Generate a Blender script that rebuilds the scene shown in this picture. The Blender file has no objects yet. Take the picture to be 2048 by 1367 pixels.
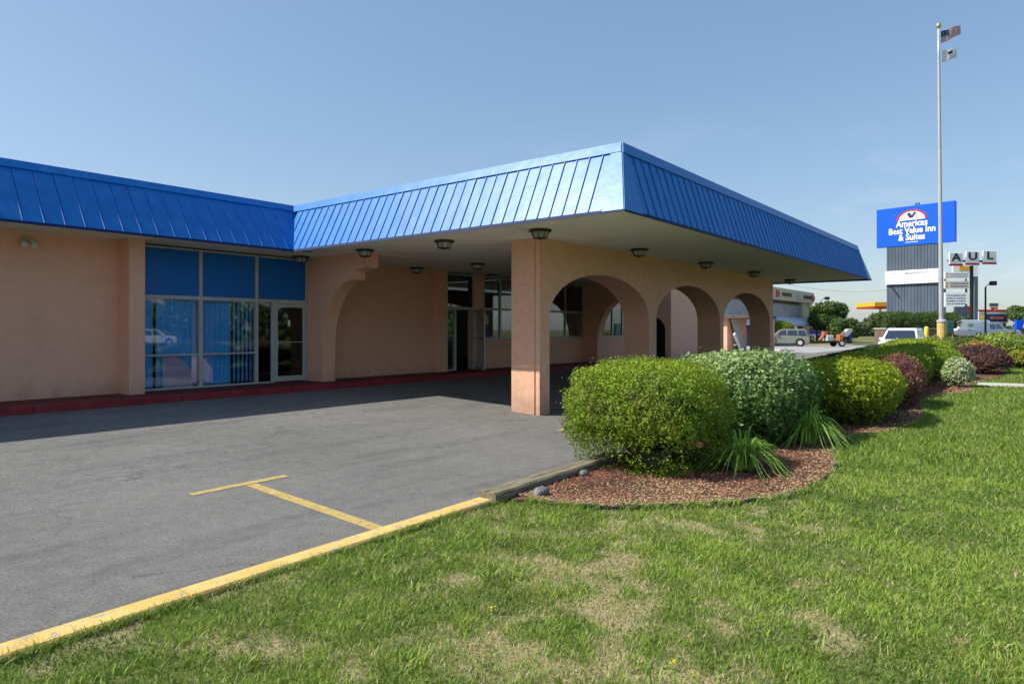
import bpy, math, random
import numpy as np
from mathutils import Vector, Matrix
random.seed(7); RNG = np.random.default_rng(11)
sc = bpy.context.scene
COL = sc.collection
R = math.radians
# ------------------------------------------------------------------ camera
CAMH, YAW, FPX = 1.62, 0.901, 1356.0
FW = (math.sin(YAW), math.cos(YAW)); RT = (math.cos(YAW), -math.sin(YAW))
cd = bpy.data.cameras.new('camera'); cam = bpy.data.objects.new('camera', cd); COL.objects.link(cam)
cam.location = (0, 0, CAMH); cam.rotation_euler = (R(90), 0, -YAW)
cd.sensor_width = 36; cd.lens = 36*FPX/2048; cd.shift_y = -23.5/2048; cd.clip_end = 6000; cd.clip_start = 0.05
sc.camera = cam
# ------------------------------------------------------------------ sky, sun, exposure
SUN = Vector((-0.72, 0.676, 1.0)).normalized()
EL = math.asin(SUN.z); AZ = math.atan2(SUN.x, SUN.y)
w = bpy.data.worlds.new('World'); sc.world = w; w.use_nodes = True
nt = w.node_tree; nt.nodes.clear()
out = nt.nodes.new('ShaderNodeOutputWorld'); bg = nt.nodes.new('ShaderNodeBackground')
sky = nt.nodes.new('ShaderNodeTexSky'); sky.sky_type = 'NISHITA'; sky.sun_disc = False
sky.sun_elevation = EL; sky.sun_rotation = AZ % (2*math.pi)
sky.air_density = 1.0; sky.dust_density = 1.4; sky.ozone_density = 2.5; sky.altitude = 200
# thin high wisps low over the horizon
tc = nt.nodes.new('ShaderNodeTexCoord'); mp = nt.nodes.new('ShaderNodeMapping'); mp.inputs['Scale'].default_value = (1, 1, 3.2)
nz = nt.nodes.new('ShaderNodeTexNoise'); nz.inputs['Scale'].default_value = 4.2; nz.inputs['Detail'].default_value = 7; nz.inputs['Roughness'].default_value = .62
cr = nt.nodes.new('ShaderNodeValToRGB'); cr.color_ramp.elements[0].position = .56; cr.color_ramp.elements[1].position = .82
sx = nt.nodes.new('ShaderNodeSeparateXYZ'); mr = nt.nodes.new('ShaderNodeMapRange')
mr.inputs['From Min'].default_value = .05; mr.inputs['From Max'].default_value = .30; mr.inputs['To Min'].default_value = .5; mr.inputs['To Max'].default_value = 0
mu = nt.nodes.new('ShaderNodeMath'); mu.operation = 'MULTIPLY'
mx = nt.nodes.new('ShaderNodeMixRGB'); mx.inputs[2].default_value = (3.6, 3.7, 3.9, 1)
L = nt.links.new
L(tc.outputs['Generated'], mp.inputs[0]); L(mp.outputs[0], nz.inputs['Vector']); L(nz.outputs['Fac'], cr.inputs[0])
L(tc.outputs['Generated'], sx.inputs[0]); L(sx.outputs['Z'], mr.inputs['Value'])
L(cr.outputs[0], mu.inputs[0]); L(mr.outputs[0], mu.inputs[1]); L(mu.outputs[0], mx.inputs[0])
gm = nt.nodes.new('ShaderNodeGamma'); gm.inputs[1].default_value = .56      # hazy summer air: evens the sky out
hs = nt.nodes.new('ShaderNodeHueSaturation'); hs.inputs['Saturation'].default_value = 1.36
tn = nt.nodes.new('ShaderNodeMixRGB'); tn.blend_type = 'MULTIPLY'; tn.inputs[0].default_value = 1; tn.inputs[2].default_value = (.965, .99, 1.03, 1)
L(sky.outputs[0], gm.inputs[0]); L(gm.outputs[0], hs.inputs['Color']); L(hs.outputs[0], tn.inputs[1]); L(tn.outputs[0], mx.inputs[1]); L(mx.outputs[0], bg.inputs[0]); bg.inputs[1].default_value = 0.120
L(bg.outputs[0], out.inputs[0])
ld = bpy.data.lights.new('sun', 'SUN'); ld.energy = 2.45; ld.angle = R(.5); ld.color = (1, .95, .87)
lo = bpy.data.objects.new('sun', ld); COL.objects.link(lo); lo.rotation_euler = SUN.to_track_quat('Z', 'Y').to_euler()
vs = sc.view_settings; vs.view_transform = 'Standard'; vs.look = 'None'; vs.exposure = 1.36; vs.gamma = 1

# ------------------------------------------------------------------ materials
M = {}
def mat(name, c1, c2=None, scale=3.0, rough=.7, bump=0, bscale=40, spec=.3, metal=0, detail=5, lo_=.35, hi=.65, c3=None, c3scale=1.0, c3pos=.6, stretch=None, coat=0, bdist=.02, dirt=None):
    m = bpy.data.materials.new(name); m.use_nodes = True; t = m.node_tree; b = t.nodes['Principled BSDF']
    b.inputs['Roughness'].default_value = rough; b.inputs['Metallic'].default_value = metal
    b.inputs['Specular IOR Level'].default_value = spec; b.inputs['Coat Weight'].default_value = coat
    g = t.nodes.new('ShaderNodeNewGeometry'); vec = g.outputs['Position']
    if stretch:
        mpp = t.nodes.new('ShaderNodeMapping'); mpp.inputs['Scale'].default_value = stretch
        t.links.new(vec, mpp.inputs[0]); vec = mpp.outputs[0]
    if c2 is None: c2 = tuple(min(1, v*1.15) for v in c1)
    n = t.nodes.new('ShaderNodeTexNoise'); n.inputs['Scale'].default_value = scale; n.inputs['Detail'].default_value = detail
    r = t.nodes.new('ShaderNodeValToRGB'); r.color_ramp.elements[0].position = lo_; r.color_ramp.elements[1].position = hi
    r.color_ramp.elements[0].color = (*c1, 1); r.color_ramp.elements[1].color = (*c2, 1)
    t.links.new(vec, n.inputs['Vector']); t.links.new(n.outputs['Fac'], r.inputs[0]); o = r.outputs[0]
    if c3:
        n3 = t.nodes.new('ShaderNodeTexNoise'); n3.inputs['Scale'].default_value = c3scale; n3.inputs['Detail'].default_value = 6
        r3 = t.nodes.new('ShaderNodeValToRGB'); r3.color_ramp.elements[0].position = c3pos; r3.color_ramp.elements[1].position = c3pos+.12
        m3 = t.nodes.new('ShaderNodeMixRGB'); m3.inputs[2].default_value = (*c3, 1)
        t.links.new(vec, n3.inputs['Vector']); t.links.new(n3.outputs['Fac'], r3.inputs[0]); t.links.new(r3.outputs[0], m3.inputs[0]); t.links.new(o, m3.inputs[1]); o = m3.outputs[0]
    if dirt:   # splash-back and stains along the foot of the wall, ragged edge
        sp = t.nodes.new('ShaderNodeSeparateXYZ'); nd = t.nodes.new('ShaderNodeTexNoise'); nd.inputs['Scale'].default_value = 3.5; nd.inputs['Detail'].default_value = 8; nd.inputs['Roughness'].default_value = .7
        ma = t.nodes.new('ShaderNodeMath'); ma.operation = 'MULTIPLY_ADD'; ma.inputs[1].default_value = 1.3; rr = t.nodes.new('ShaderNodeMapRange')
        rr.inputs['From Min'].default_value = .75; rr.inputs['From Max'].default_value = 1.35; rr.inputs['To Min'].default_value = .55; rr.inputs['To Max'].default_value = 0
        md = t.nodes.new('ShaderNodeMixRGB'); md.inputs[2].default_value = (*dirt, 1)
        t.links.new(g.outputs['Position'], sp.inputs[0]); t.links.new(g.outputs['Position'], nd.inputs['Vector']); t.links.new(nd.outputs['Fac'], ma.inputs[0]); t.links.new(sp.outputs['Z'], ma.inputs[2])
        t.links.new(ma.outputs[0], rr.inputs['Value']); t.links.new(rr.outputs[0], md.inputs[0]); t.links.new(o, md.inputs[1]); o = md.outputs[0]
    t.links.new(o, b.inputs['Base Color'])
    if bump:
        nb = t.nodes.new('ShaderNodeTexNoise'); nb.inputs['Scale'].default_value = bscale; nb.inputs['Detail'].default_value = 4
        bm = t.nodes.new('ShaderNodeBump'); bm.inputs['Strength'].default_value = bump; bm.inputs['Distance'].default_value = bdist
        t.links.new(g.outputs['Position'], nb.inputs['Vector']); t.links.new(nb.outputs['Fac'], bm.inputs['Height']); t.links.new(bm.outputs[0], b.inputs['Normal'])
    M[name] = m; return m
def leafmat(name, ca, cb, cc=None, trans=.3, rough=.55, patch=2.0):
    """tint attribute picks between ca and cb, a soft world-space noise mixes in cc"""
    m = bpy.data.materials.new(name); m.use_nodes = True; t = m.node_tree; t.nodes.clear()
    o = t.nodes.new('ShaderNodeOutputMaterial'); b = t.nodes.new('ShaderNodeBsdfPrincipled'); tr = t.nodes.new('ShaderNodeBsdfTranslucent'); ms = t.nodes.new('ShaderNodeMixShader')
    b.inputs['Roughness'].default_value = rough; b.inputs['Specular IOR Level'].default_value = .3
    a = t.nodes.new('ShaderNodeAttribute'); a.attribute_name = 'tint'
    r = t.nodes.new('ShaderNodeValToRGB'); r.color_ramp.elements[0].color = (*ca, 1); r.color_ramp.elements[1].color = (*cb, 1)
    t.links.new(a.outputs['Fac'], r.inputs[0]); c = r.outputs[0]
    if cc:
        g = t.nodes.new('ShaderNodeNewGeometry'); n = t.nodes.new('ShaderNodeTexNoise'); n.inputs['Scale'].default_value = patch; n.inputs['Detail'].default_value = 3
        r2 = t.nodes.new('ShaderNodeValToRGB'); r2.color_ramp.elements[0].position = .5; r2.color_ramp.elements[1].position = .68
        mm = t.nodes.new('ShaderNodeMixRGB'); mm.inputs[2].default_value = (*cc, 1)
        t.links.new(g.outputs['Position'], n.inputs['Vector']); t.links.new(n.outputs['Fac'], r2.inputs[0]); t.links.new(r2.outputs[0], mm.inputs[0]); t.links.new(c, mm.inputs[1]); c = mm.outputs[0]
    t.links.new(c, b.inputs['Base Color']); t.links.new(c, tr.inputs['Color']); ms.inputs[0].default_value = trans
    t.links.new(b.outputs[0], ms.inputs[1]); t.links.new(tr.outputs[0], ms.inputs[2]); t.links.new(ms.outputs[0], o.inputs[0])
    M[name] = m; return m
def glassmat(name, tint=(.8, .85, .85), refl=.3, f90=.85, rough=.02):
    m = bpy.data.materials.new(name); m.use_nodes = True; t = m.node_tree; t.nodes.clear()
    o = t.nodes.new('ShaderNodeOutputMaterial'); tr = t.nodes.new('ShaderNodeBsdfTransparent'); gl = t.nodes.new('ShaderNodeBsdfGlossy'); ms = t.nodes.new('ShaderNodeMixShader')
    tr.inputs[0].default_value = (*tint, 1); gl.inputs['Roughness'].default_value = rough
    lw = t.nodes.new('ShaderNodeLayerWeight'); lw.inputs[0].default_value = .35
    mr_ = t.nodes.new('ShaderNodeMapRange'); mr_.inputs['To Min'].default_value = refl; mr_.inputs['To Max'].default_value = f90
    t.links.new(lw.outputs['Facing'], mr_.inputs['Value']); t.links.new(mr_.outputs[0], ms.inputs[0])
    t.links.new(tr.outputs[0], ms.inputs[1]); t.links.new(gl.outputs[0], ms.inputs[2]); t.links.new(ms.outputs[0], o.inputs[0])
    M[name] = m; return m

mat('stucco', (.83, .455, .30), (.87, .49, .33), 6, .85, .9, 42, .2, c3=(.80, .44, .285), c3scale=1.3, c3pos=.58, bdist=.018, dirt=(.30, .20, .15))
mat('stucco_rough', (.81, .45, .29), (.87, .52, .35), 9, .85, .9, 55, .2, c3=(.64, .37, .245), c3scale=11, c3pos=.64, bdist=.022, dirt=(.32, .22, .17))
mat('soffit', (.76, .71, .60), (.84, .79, .67), 1.2, .8, .15, 60, .2, c3=(.70, .66, .55), c3scale=.8, c3pos=.6)
mat('blue_metal', (.0, .14, .47), (.0, .165, .53), 1.6, .38, .35, 2.2, .36, c3=(.02, .17, .52), c3scale=1.6, c3pos=.55, stretch=(4, 4, .6))
mat('dark_blue_metal', (.003, .015, .06), (.004, .02, .08), 2, .6, 0, 1, .15)
mat('blue_panel', (.0, .13, .46), (.0, .145, .50), 2, .35, 0, 1, .4)
mat('frame', (.42, .42, .38), (.50, .50, .46), 5, .45, 0, 1, .5)
mat('alu', (.45, .48, .50), (.55, .58, .60), 5, .35, 0, 1, .5, metal=.4)
def asphaltmat():
    m = bpy.data.materials.new('asphalt'); m.use_nodes = True; t = m.node_tree; b = t.nodes['Principled BSDF']; b.inputs['Roughness'].default_value = .93; b.inputs['Specular IOR Level'].default_value = .2
    g = t.nodes.new('ShaderNodeNewGeometry'); P = g.outputs['Position']; N = t.nodes.new; K = t.links.new
    def noise(sc_, det, rough=.6, v=P):
        n = N('ShaderNodeTexNoise'); n.inputs['Scale'].default_value = sc_; n.inputs['Detail'].default_value = det; n.inputs['Roughness'].default_value = rough; K(v, n.inputs['Vector']); return n.outputs['Fac']
    def ramp(f, p0, c0, p1, c1):
        r_ = N('ShaderNodeValToRGB'); e = r_.color_ramp.elements; e[0].position, e[1].position = p0, p1; e[0].color = (*c0, 1); e[1].color = (*c1, 1); K(f, r_.inputs[0]); return r_.outputs[0]
    def mul(a_, b_, f=1):
        x = N('ShaderNodeMixRGB'); x.blend_type = 'MULTIPLY'; x.inputs[0].default_value = f; K(a_, x.inputs[1]); K(b_, x.inputs[2]); return x.outputs[0]
    base = ramp(noise(.45, 10, .62), .3, (.150, .147, .138), .7, (.196, .192, .181))
    agg = ramp(noise(48, 4, .85), .32, (.55, .55, .55), .70, (1.45, 1.45, 1.43)); o = mul(base, agg)
    mid = ramp(noise(6, 9, .8), .33, (.78, .78, .78), .67, (1.17, 1.17, 1.16)); o = mul(o, mid)
    mpn = N('ShaderNodeMapping'); mpn.inputs['Scale'].default_value = (.35, 2.2, 1); mpn.inputs['Rotation'].default_value = (0, 0, .25); K(P, mpn.inputs[0])
    st = ramp(noise(.9, 6, .6, mpn.outputs[0]), .52, (1, 1, 1), .72, (.74, .74, .76)); o = mul(o, st)
    vd = N('ShaderNodeVectorMath'); vd.operation = 'MULTIPLY_ADD'; nn = N('ShaderNodeTexNoise'); nn.inputs['Scale'].default_value = 1.5; nn.inputs['Detail'].default_value = 5; K(P, nn.inputs['Vector'])
    vd.inputs[1].default_value = (.8, .8, .8); K(nn.outputs['Color'], vd.inputs[0]); K(P, vd.inputs[2])
    vo = N('ShaderNodeTexVoronoi'); vo.feature = 'DISTANCE_TO_EDGE'; vo.inputs['Scale'].default_value = .33; K(vd.outputs[0], vo.inputs['Vector'])
    ck = ramp(vo.outputs['Distance'], .0, (.6, .6, .6), .0045, (1, 1, 1)); cm = ramp(noise(.5, 3), .47, (0, 0, 0), .56, (1, 1, 1))
    x = N('ShaderNodeMixRGB'); x.inputs[1].default_value = (1, 1, 1, 1); K(cm, x.inputs[0]); K(ck, x.inputs[2]); o = mul(o, x.outputs[0])
    sp = ramp(noise(2.3, 4, .5), .70, (1, 1, 1), .78, (.68, .68, .70)); o = mul(o, sp)
    K(o, b.inputs['Base Color']); bm = N('ShaderNodeBump'); bm.inputs['Strength'].default_value = .8; bm.inputs['Distance'].default_value = .008; K(noise(120, 4, .7), bm.inputs['Height']); K(bm.outputs[0], b.inputs['Normal']); M['asphalt'] = m
asphaltmat()
mat('concrete', (.42, .40, .37), (.52, .50, .46), 3, .9, .3, 60, .2)
mat('lot_light', (.30, .29, .28), (.38, .37, .36), .8, .9, .2, 60, .2)
mat('walk_red', (.10, .022, .025), (.16, .035, .035), 3, .75, .3, 50, .25, c3=(.06, .03, .03), c3scale=4, c3pos=.58)
mat('kerb_red', (.22, .022, .028), (.30, .038, .042), 5, .7, .3, 50, .25, c3=(.20, .04, .045), c3scale=6, c3pos=.6)
mat('yellow_paint', (.60, .41, .12), (.70, .50, .18), 6, .8, .5, 70, .15, c3=(.40, .34, .24), c3scale=13, c3pos=.57)
mat('line_paint', (.42, .31, .10), (.52, .39, .14), 9, .8, .4, 90, .2, c3=(.20, .18, .14), c3scale=26, c3pos=.55)
mat('timber', (.15, .125, .085), (.27, .235, .16), 3, .9, .5, 40, .15, c3=(.10, .085, .06), c3scale=5, c3pos=.58, stretch=(1, 14, 14))
mat('soil', (.085, .05, .035), (.17, .095, .06), 7, .95, .8, 60, .1, c3=(.26, .12, .07), c3scale=3, c3pos=.56)
mat('edging', (.015, .017, .02), (.03, .032, .035), 5, .5, 0, 1, .4)
mat('stone', (.08, .085, .09), (.26, .26, .25), 22, .8, .6, 30, .3)
mat('far_ground', (.10, .12, .04), (.17, .17, .07), .25, .95, 0, 1, .1, c3=(.24, .21, .12), c3scale=.08, c3pos=.55)
mat('black_metal', (.012, .012, .012), (.022, .02, .018), 6, .45, 0, 1, .4)
mat('bronze', (.03, .026, .018), (.05, .042, .028), 6, .5, 0, 1, .4)
mat('pole', (.36, .37, .39), (.42, .43, .44), 2, .4, 0, 1, .5)
mat('gold', (.45, .38, .18), (.55, .45, .2), 4, .3, 0, 1, .5, metal=.6)
mat('interior', (.25, .22, .2), (.32, .28, .25), 1, .9)
mat('carpet', (.05, .03, .03), (.08, .05, .045), 4, .95)
mat('curtain_blue', (.10, .48, .92), (.14, .56, .98), 3, .8, 0, 1, .2, stretch=(9, 9, .3))
mat('blind_dark', (.10, .12, .12), (.15, .17, .17), 3, .8, 0, 1, .2, stretch=(9, 9, .3))
mat('pink', (.62, .45, .55), (.68, .50, .60), 3, .8)
mat('white', (.84, .84, .83), (.88, .88, .87), 3, .5, 0, 1, .4)
mat('car_white', (.75, .76, .78), (.78, .79, .80), 1, .25, 0, 1, .5, coat=.6)
mat('car_beige', (.17, .185, .145), (.19, .205, .16), 1, .28, 0, 1, .5, coat=.6)
mat('car_silver', (.42, .44, .46), (.46, .48, .5), 1, .28, 0, 1, .5, coat=.6)
mat('tyre', (.015, .015, .015), (.025, .025, .025), 5, .85)
mat('rim', (.55, .56, .58), (.62, .62, .63), 5, .35, metal=.3)
mat('chrome', (.6, .6, .6), (.65, .65, .65), 5, .2, metal=.8)
mat('red', (.42, .02, .02), (.50, .03, .03), 3, .5)
mat('orange', (.36, .12, .04), (.44, .16, .06), 3, .5)
mat('amber', (.72, .36, .02), (.80, .42, .03), 3, .5)
mat('yellow', (.74, .58, .05), (.80, .62, .07), 3, .5)
mat('green', (.03, .30, .08), (.04, .36, .1), 3, .5)
mat('teal', (.05, .14, .13), (.07, .17, .16), 3, .6)
mat('sign_blue', (.0, .095, .80), (.0, .105, .86), .3, .35, 0, 1, .4)
mat('navy', (.02, .035, .16), (.03, .05, .2), 2, .5)
mat('sign_cream', (.62, .58, .46), (.68, .64, .52), 2, .5)
mat('sign_grey', (.075, .10, .135), (.095, .125, .16), 1.5, .6, 0, 1, .3, stretch=(1, 1, .3))
leafmat('cloth_red', (.50, .05, .06), (.6, .08, .09), None, .55)
leafmat('cloth_white', (.78, .78, .79), (.8, .8, .8), None, .6)
leafmat('cloth_blue', (.03, .05, .22), (.04, .06, .26), None, .5)
mat('tan', (.58, .49, .35), (.66, .56, .40), 1.2, .8)
mat('fieldstone', (.34, .33, .32), (.48, .46, .44), 2.4, .85, .5, 3, .2, bdist=.2)
mat('awning', (.55, .62, .72), (.62, .68, .78), 1, .6)
mat('brown_brick', (.11, .075, .055), (.17, .12, .09), 4, .85, .4, 12, .2)
mat('bark', (.10, .075, .055), (.17, .135, .10), 9, .9, .6, 40, .15)
mat('twig', (.17, .13, .11), (.26, .205, .175), 12, .9)
mat('lamp_glass', (.30, .31, .29), (.40, .41, .38), 5, .25, 0, 1, .5)
mat('siding', (.40, .42, .38), (.46, .48, .44), 5, .8)
glassmat('glass', (.90, .94, .96), .05, .34)
glassmat('glass_dark', (.35, .37, .38), .04, .40)
glassmat('car_glass', (.10, .13, .15), .22, .7, .03)
leafmat('leaf_lime', (.085, .17, .012), (.34, .45, .025), (.20, .27, .025), .3)
leafmat('leaf_lime2', (.10, .17, .010), (.36, .43, .022), (.22, .27, .02), .3)
leafmat('leaf_brown', (.12, .08, .04), (.26, .19, .10), None, .2)
leafmat('leaf_sage', (.06, .15, .035), (.20, .32, .075), (.10, .20, .05), .3)
leafmat('leaf_sage_tip', (.25, .37, .12), (.44, .54, .24), None, .25)
leafmat('leaf_dark', (.02, .06, .012), (.055, .12, .02), (.035, .09, .02), .2)
leafmat('leaf_red', (.12, .035, .04), (.32, .11, .12), (.18, .07, .06), .25)
leafmat('leaf_purple', (.07, .028, .03), (.20, .08, .08), (.11, .05, .045), .2)
leafmat('leaf_lily', (.14, .32, .03), (.44, .64, .12), None, .3)
leafmat('leaf_tree', (.045, .09, .02), (.14, .21, .05), (.08, .13, .04), .25, patch=.6)
leafmat('leaf_far', (.09, .12, .06), (.16, .19, .10), (.12, .15, .09), .2, patch=.2)
leafmat('petal', (.60, .55, .42), (.75, .72, .62), None, .2)
leafmat('petal_orange', (.55, .12, .03), (.65, .22, .06), None, .2)
leafmat('petal_yellow', (.75, .60, .02), (.85, .70, .03), None, .2)
# grass: dry attribute mixes green with straw
def grassmat(name, blade=True):
    m = bpy.data.materials.new(name); m.use_nodes = True; t = m.node_tree; t.nodes.clear()
    o = t.nodes.new('ShaderNodeOutputMaterial'); b = t.nodes.new('ShaderNodeBsdfPrincipled'); b.inputs['Roughness'].default_value = .6; b.inputs['Specular IOR Level'].default_value = .25
    a = t.nodes.new('ShaderNodeAttribute'); a.attribute_name = 'tint'; d = t.nodes.new('ShaderNodeAttribute'); d.attribute_name = 'dry'
    r = t.nodes.new('ShaderNodeValToRGB')
    if blade: ca, cb, dc = (.075, .15, .02), (.33, .45, .07), (.60, .49, .30)
    else: ca, cb, dc = (.08, .11, .02), (.15, .17, .04), (.40, .31, .18)
    r.color_ramp.elements[0].color = (*ca, 1); r.color_ramp.elements[1].color = (*cb, 1)
    mm = t.nodes.new('ShaderNodeMixRGB'); mm.inputs[2].default_value = (*dc, 1)
    if blade: t.links.new(a.outputs['Fac'], r.inputs[0])
    else:
        g = t.nodes.new('ShaderNodeNewGeometry'); n = t.nodes.new('ShaderNodeTexNoise'); n.inputs['Scale'].default_value = 25; n.inputs['Detail'].default_value = 6
        t.links.new(g.outputs['Position'], n.inputs['Vector']); t.links.new(n.outputs['Fac'], r.inputs[0])
    t.links.new(r.outputs[0], mm.inputs[1]); t.links.new(d.outputs['Fac'], mm.inputs[0])
    t.links.new(mm.outputs[0], b.inputs['Base Color'])
    if blade:
        tr = t.nodes.new('ShaderNodeBsdfTranslucent'); ms = t.nodes.new('ShaderNodeMixShader'); ms.inputs[0].default_value = .3
        t.links.new(mm.outputs[0], tr.inputs[0]); t.links.new(b.outputs[0], ms.inputs[1]); t.links.new(tr.outputs[0], ms.inputs[2]); t.links.new(ms.outputs[0], o.inputs[0])
    else: t.links.new(b.outputs[0], o.inputs[0])
    M[name] = m
grassmat('grass_blade'); grassmat('lawn_soil', False)

# ------------------------------------------------------------------ helpers
class MB:
    def __init__(s): s.v = []; s.f = []
    def add(s, vs, fs):
        n = len(s.v); s.v += [tuple(v) for v in vs]; s.f += [tuple(n+i for i in f) for f in fs]; return s
    def box(s, x0, x1, y0, y1, z0, z1):
        return s.add([(x0,y0,z0),(x1,y0,z0),(x1,y1,z0),(x0,y1,z0),(x0,y0,z1),(x1,y0,z1),(x1,y1,z1),(x0,y1,z1)],
                     [(0,3,2,1),(4,5,6,7),(0,1,5,4),(1,2,6,5),(2,3,7,6),(3,0,4,7)])
    def bbox(s, x0, x1, y0, y1, z0, z1, b=.01):
        """box with chamfered vertical and top edges"""
        p = lambda i, z: [(x0+i,y0+i if 0 else y0,z)]
        r = [(x0+b,y0),(x1-b,y0),(x1,y0+b),(x1,y1-b),(x1-b,y1),(x0+b,y1),(x0,y1-b),(x0,y0+b)]
        cx, cy = (x0+x1)/2, (y0+y1)/2
        def ins(q): return (q[0]+(b if q[0] < cx else -b), q[1]+(b if q[1] < cy else -b))
        vs = [(*q, z0) for q in r]+[(*q, z1-b) for q in r]+[(*ins(q), z1) for q in r]
        fs = [tuple(range(7, -1, -1)), tuple(range(16, 24))]
        for k in (0, 8):
            fs += [(k+i, k+(i+1) % 8, k+8+(i+1) % 8, k+8+i) for i in range(8)]
        return s.add(vs, fs)
    def prism(s, poly, d):
        """extrude a 3D polygon by vector d"""
        n = len(poly); d = Vector(d); a = [Vector(p) for p in poly]; b = [p+d for p in a]
        return s.add(a+b, [tuple(range(n-1, -1, -1)), tuple(range(n, 2*n))]+[(i, (i+1) % n, n+(i+1) % n, n+i) for i in range(n)])
    def tube(s, pts, rad, n=8, cap=True):
        pts = [Vector(p) for p in pts]; rr = rad if isinstance(rad, (list, tuple)) else [rad]*len(pts); base = len(s.v); vs = []; fs = []
        for i, p in enumerate(pts):
            d = (pts[min(i+1, len(pts)-1)]-pts[max(i-1, 0)]).normalized()
            u = d.cross(Vector((0, 0, 1)) if abs(d.z) < .9 else Vector((1, 0, 0))).normalized(); v = d.cross(u)
            for k in range(n):
                a = 2*math.pi*k/n; vs.append(p+(u*math.cos(a)+v*math.sin(a))*rr[i])
        for i in range(len(pts)-1):
            for k in range(n): fs.append((i*n+k, i*n+(k+1) % n, (i+1)*n+(k+1) % n, (i+1)*n+k))
        if cap: fs += [tuple(range(n-1, -1, -1)), tuple(range((len(pts)-1)*n, len(pts)*n))]
        return s.add(vs, fs)
    def lathe(s, prof, c=(0, 0, 0), n=16):
        vs = []; fs = []
        for r, z in prof:
            for k in range(n):
                a = 2*math.pi*(k+.5)/n; vs.append((c[0]+r*math.cos(a), c[1]+r*math.sin(a), c[2]+z))
        for i in range(len(prof)-1):
            for k in range(n): fs.append((i*n+k, i*n+(k+1) % n, (i+1)*n+(k+1) % n, (i+1)*n+k))
        fs += [tuple(range(n-1, -1, -1)), tuple(range((len(prof)-1)*n, len(prof)*n))]
        return s.add(vs, fs)
    def mesh(s, name):
        me = bpy.data.meshes.new(name); me.from_pydata(s.v, [], s.f); me.update(); return me
def put(name, me, m=None, parent=None, loc=None, kind=None, label=None):
    if isinstance(me, MB): me = me.mesh(name)
    if m is not None and not me.materials: me.materials.append(M[m] if isinstance(m, str) else m)
    o = bpy.data.objects.new(name, me); COL.objects.link(o)
    if loc is not None: o.location = loc
    if parent is not None: o.parent = parent
    if kind: o['kind'] = kind
    if label: o['label'] = label
    return o
def tag(o, label, cat, group=None, kind=None):
    o['label'] = label; o['category'] = cat
    if group: o['group'] = group
    if kind: o['kind'] = kind
    return o
def empty(name, loc=(0, 0, 0), rz=0, label=None, cat=None, group=None):
    o = bpy.data.objects.new(name, None); COL.objects.link(o); o.location = loc; o.rotation_euler = (0, 0, rz); o.empty_display_size = .2
    if label: tag(o, label, cat, group)
    return o
def struct(name, me, m): return put(name, me, m, kind='structure')
def smooth(o):
    for p in o.data.polygons: p.use_smooth = True
    return o
def copy_tree(root, loc, rz, label):
    r = root.copy(); COL.objects.link(r); r.location = loc; r.rotation_euler = (0, 0, rz); r['label'] = label
    for ch in [c for c in bpy.data.objects if c.parent == root]:
        c = ch.copy(); COL.objects.link(c); c.parent = r
        for g in [q for q in bpy.data.objects if q.parent == ch]:
            d = g.copy(); COL.objects.link(d); d.parent = c
    return r
def at(px, d):
    """world X,Y of something seen px (0..2048) across at d metres depth"""
    l = (px-1024)/FPX*d; return Vector((d*FW[0]+l*RT[0], d*FW[1]+l*RT[1], 0))
def zat(py, d): return CAMH-(py-660)/FPX*d
FACE = -YAW   # rotation that turns local -Y towards the camera, local X to picture right
def npmesh(name, V, F, attrs=None, mats=None, fm=None):
    """V (n,3), F (m,k) arrays"""
    me = bpy.data.meshes.new(name); n, k = F.shape
    me.vertices.add(len(V)); me.vertices.foreach_set('co', V.astype(np.float32).ravel())
    me.loops.add(n*k); me.loops.foreach_set('vertex_index', F.astype(np.int32).ravel())
    me.polygons.add(n); me.polygons.foreach_set('loop_start', (np.arange(n)*k).astype(np.int32)); me.polygons.foreach_set('loop_total', np.full(n, k, dtype=np.int32))
    for a, val in (attrs or {}).items():
        at_ = me.attributes.new(a, 'FLOAT', 'POINT'); at_.data.foreach_set('value', val.astype(np.float32))
    for m in mats or []: me.materials.append(M[m])
    if fm is not None: me.polygons.foreach_set('material_index', fm.astype(np.int32))
    me.update(calc_edges=True); return me
_nd = RNG.normal(size=(14, 3)); _np = RNG.uniform(0, 6.28, 14)
def nz3(P, s, k=0):
    """cheap smooth noise, about -1..1"""
    P = np.asarray(P); o = 0
    for i in range(7):
        d = _nd[(i+k) % 14]; o = o+np.sin(P @ (d*s)*(1+.35*i)+_np[(i+3*k) % 14])/(1+.25*i)
    return o/3.2
_lat = np.random.default_rng(77).uniform(0, 1, (8, 64, 64))
def vn2(X, Y, f, k=0):
    """lattice noise 0..1 with feature size 1/f metres"""
    c, s_ = math.cos(.6+k), math.sin(.6+k); x = (X*c-Y*s_)*f+31.7*k; y = (X*s_+Y*c)*f+17.3*k; xi = np.floor(x).astype(int); yi = np.floor(y).astype(int); u = x-xi; v = y-yi; u = u*u*(3-2*u); v = v*v*(3-2*v); A = _lat[k % 8]
    q = lambda a, b: A[a % 64, b % 64]
    return (q(xi, yi)*(1-u)+q(xi+1, yi)*u)*(1-v)+(q(xi, yi+1)*(1-u)+q(xi+1, yi+1)*u)*v
_tx = {}
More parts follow.
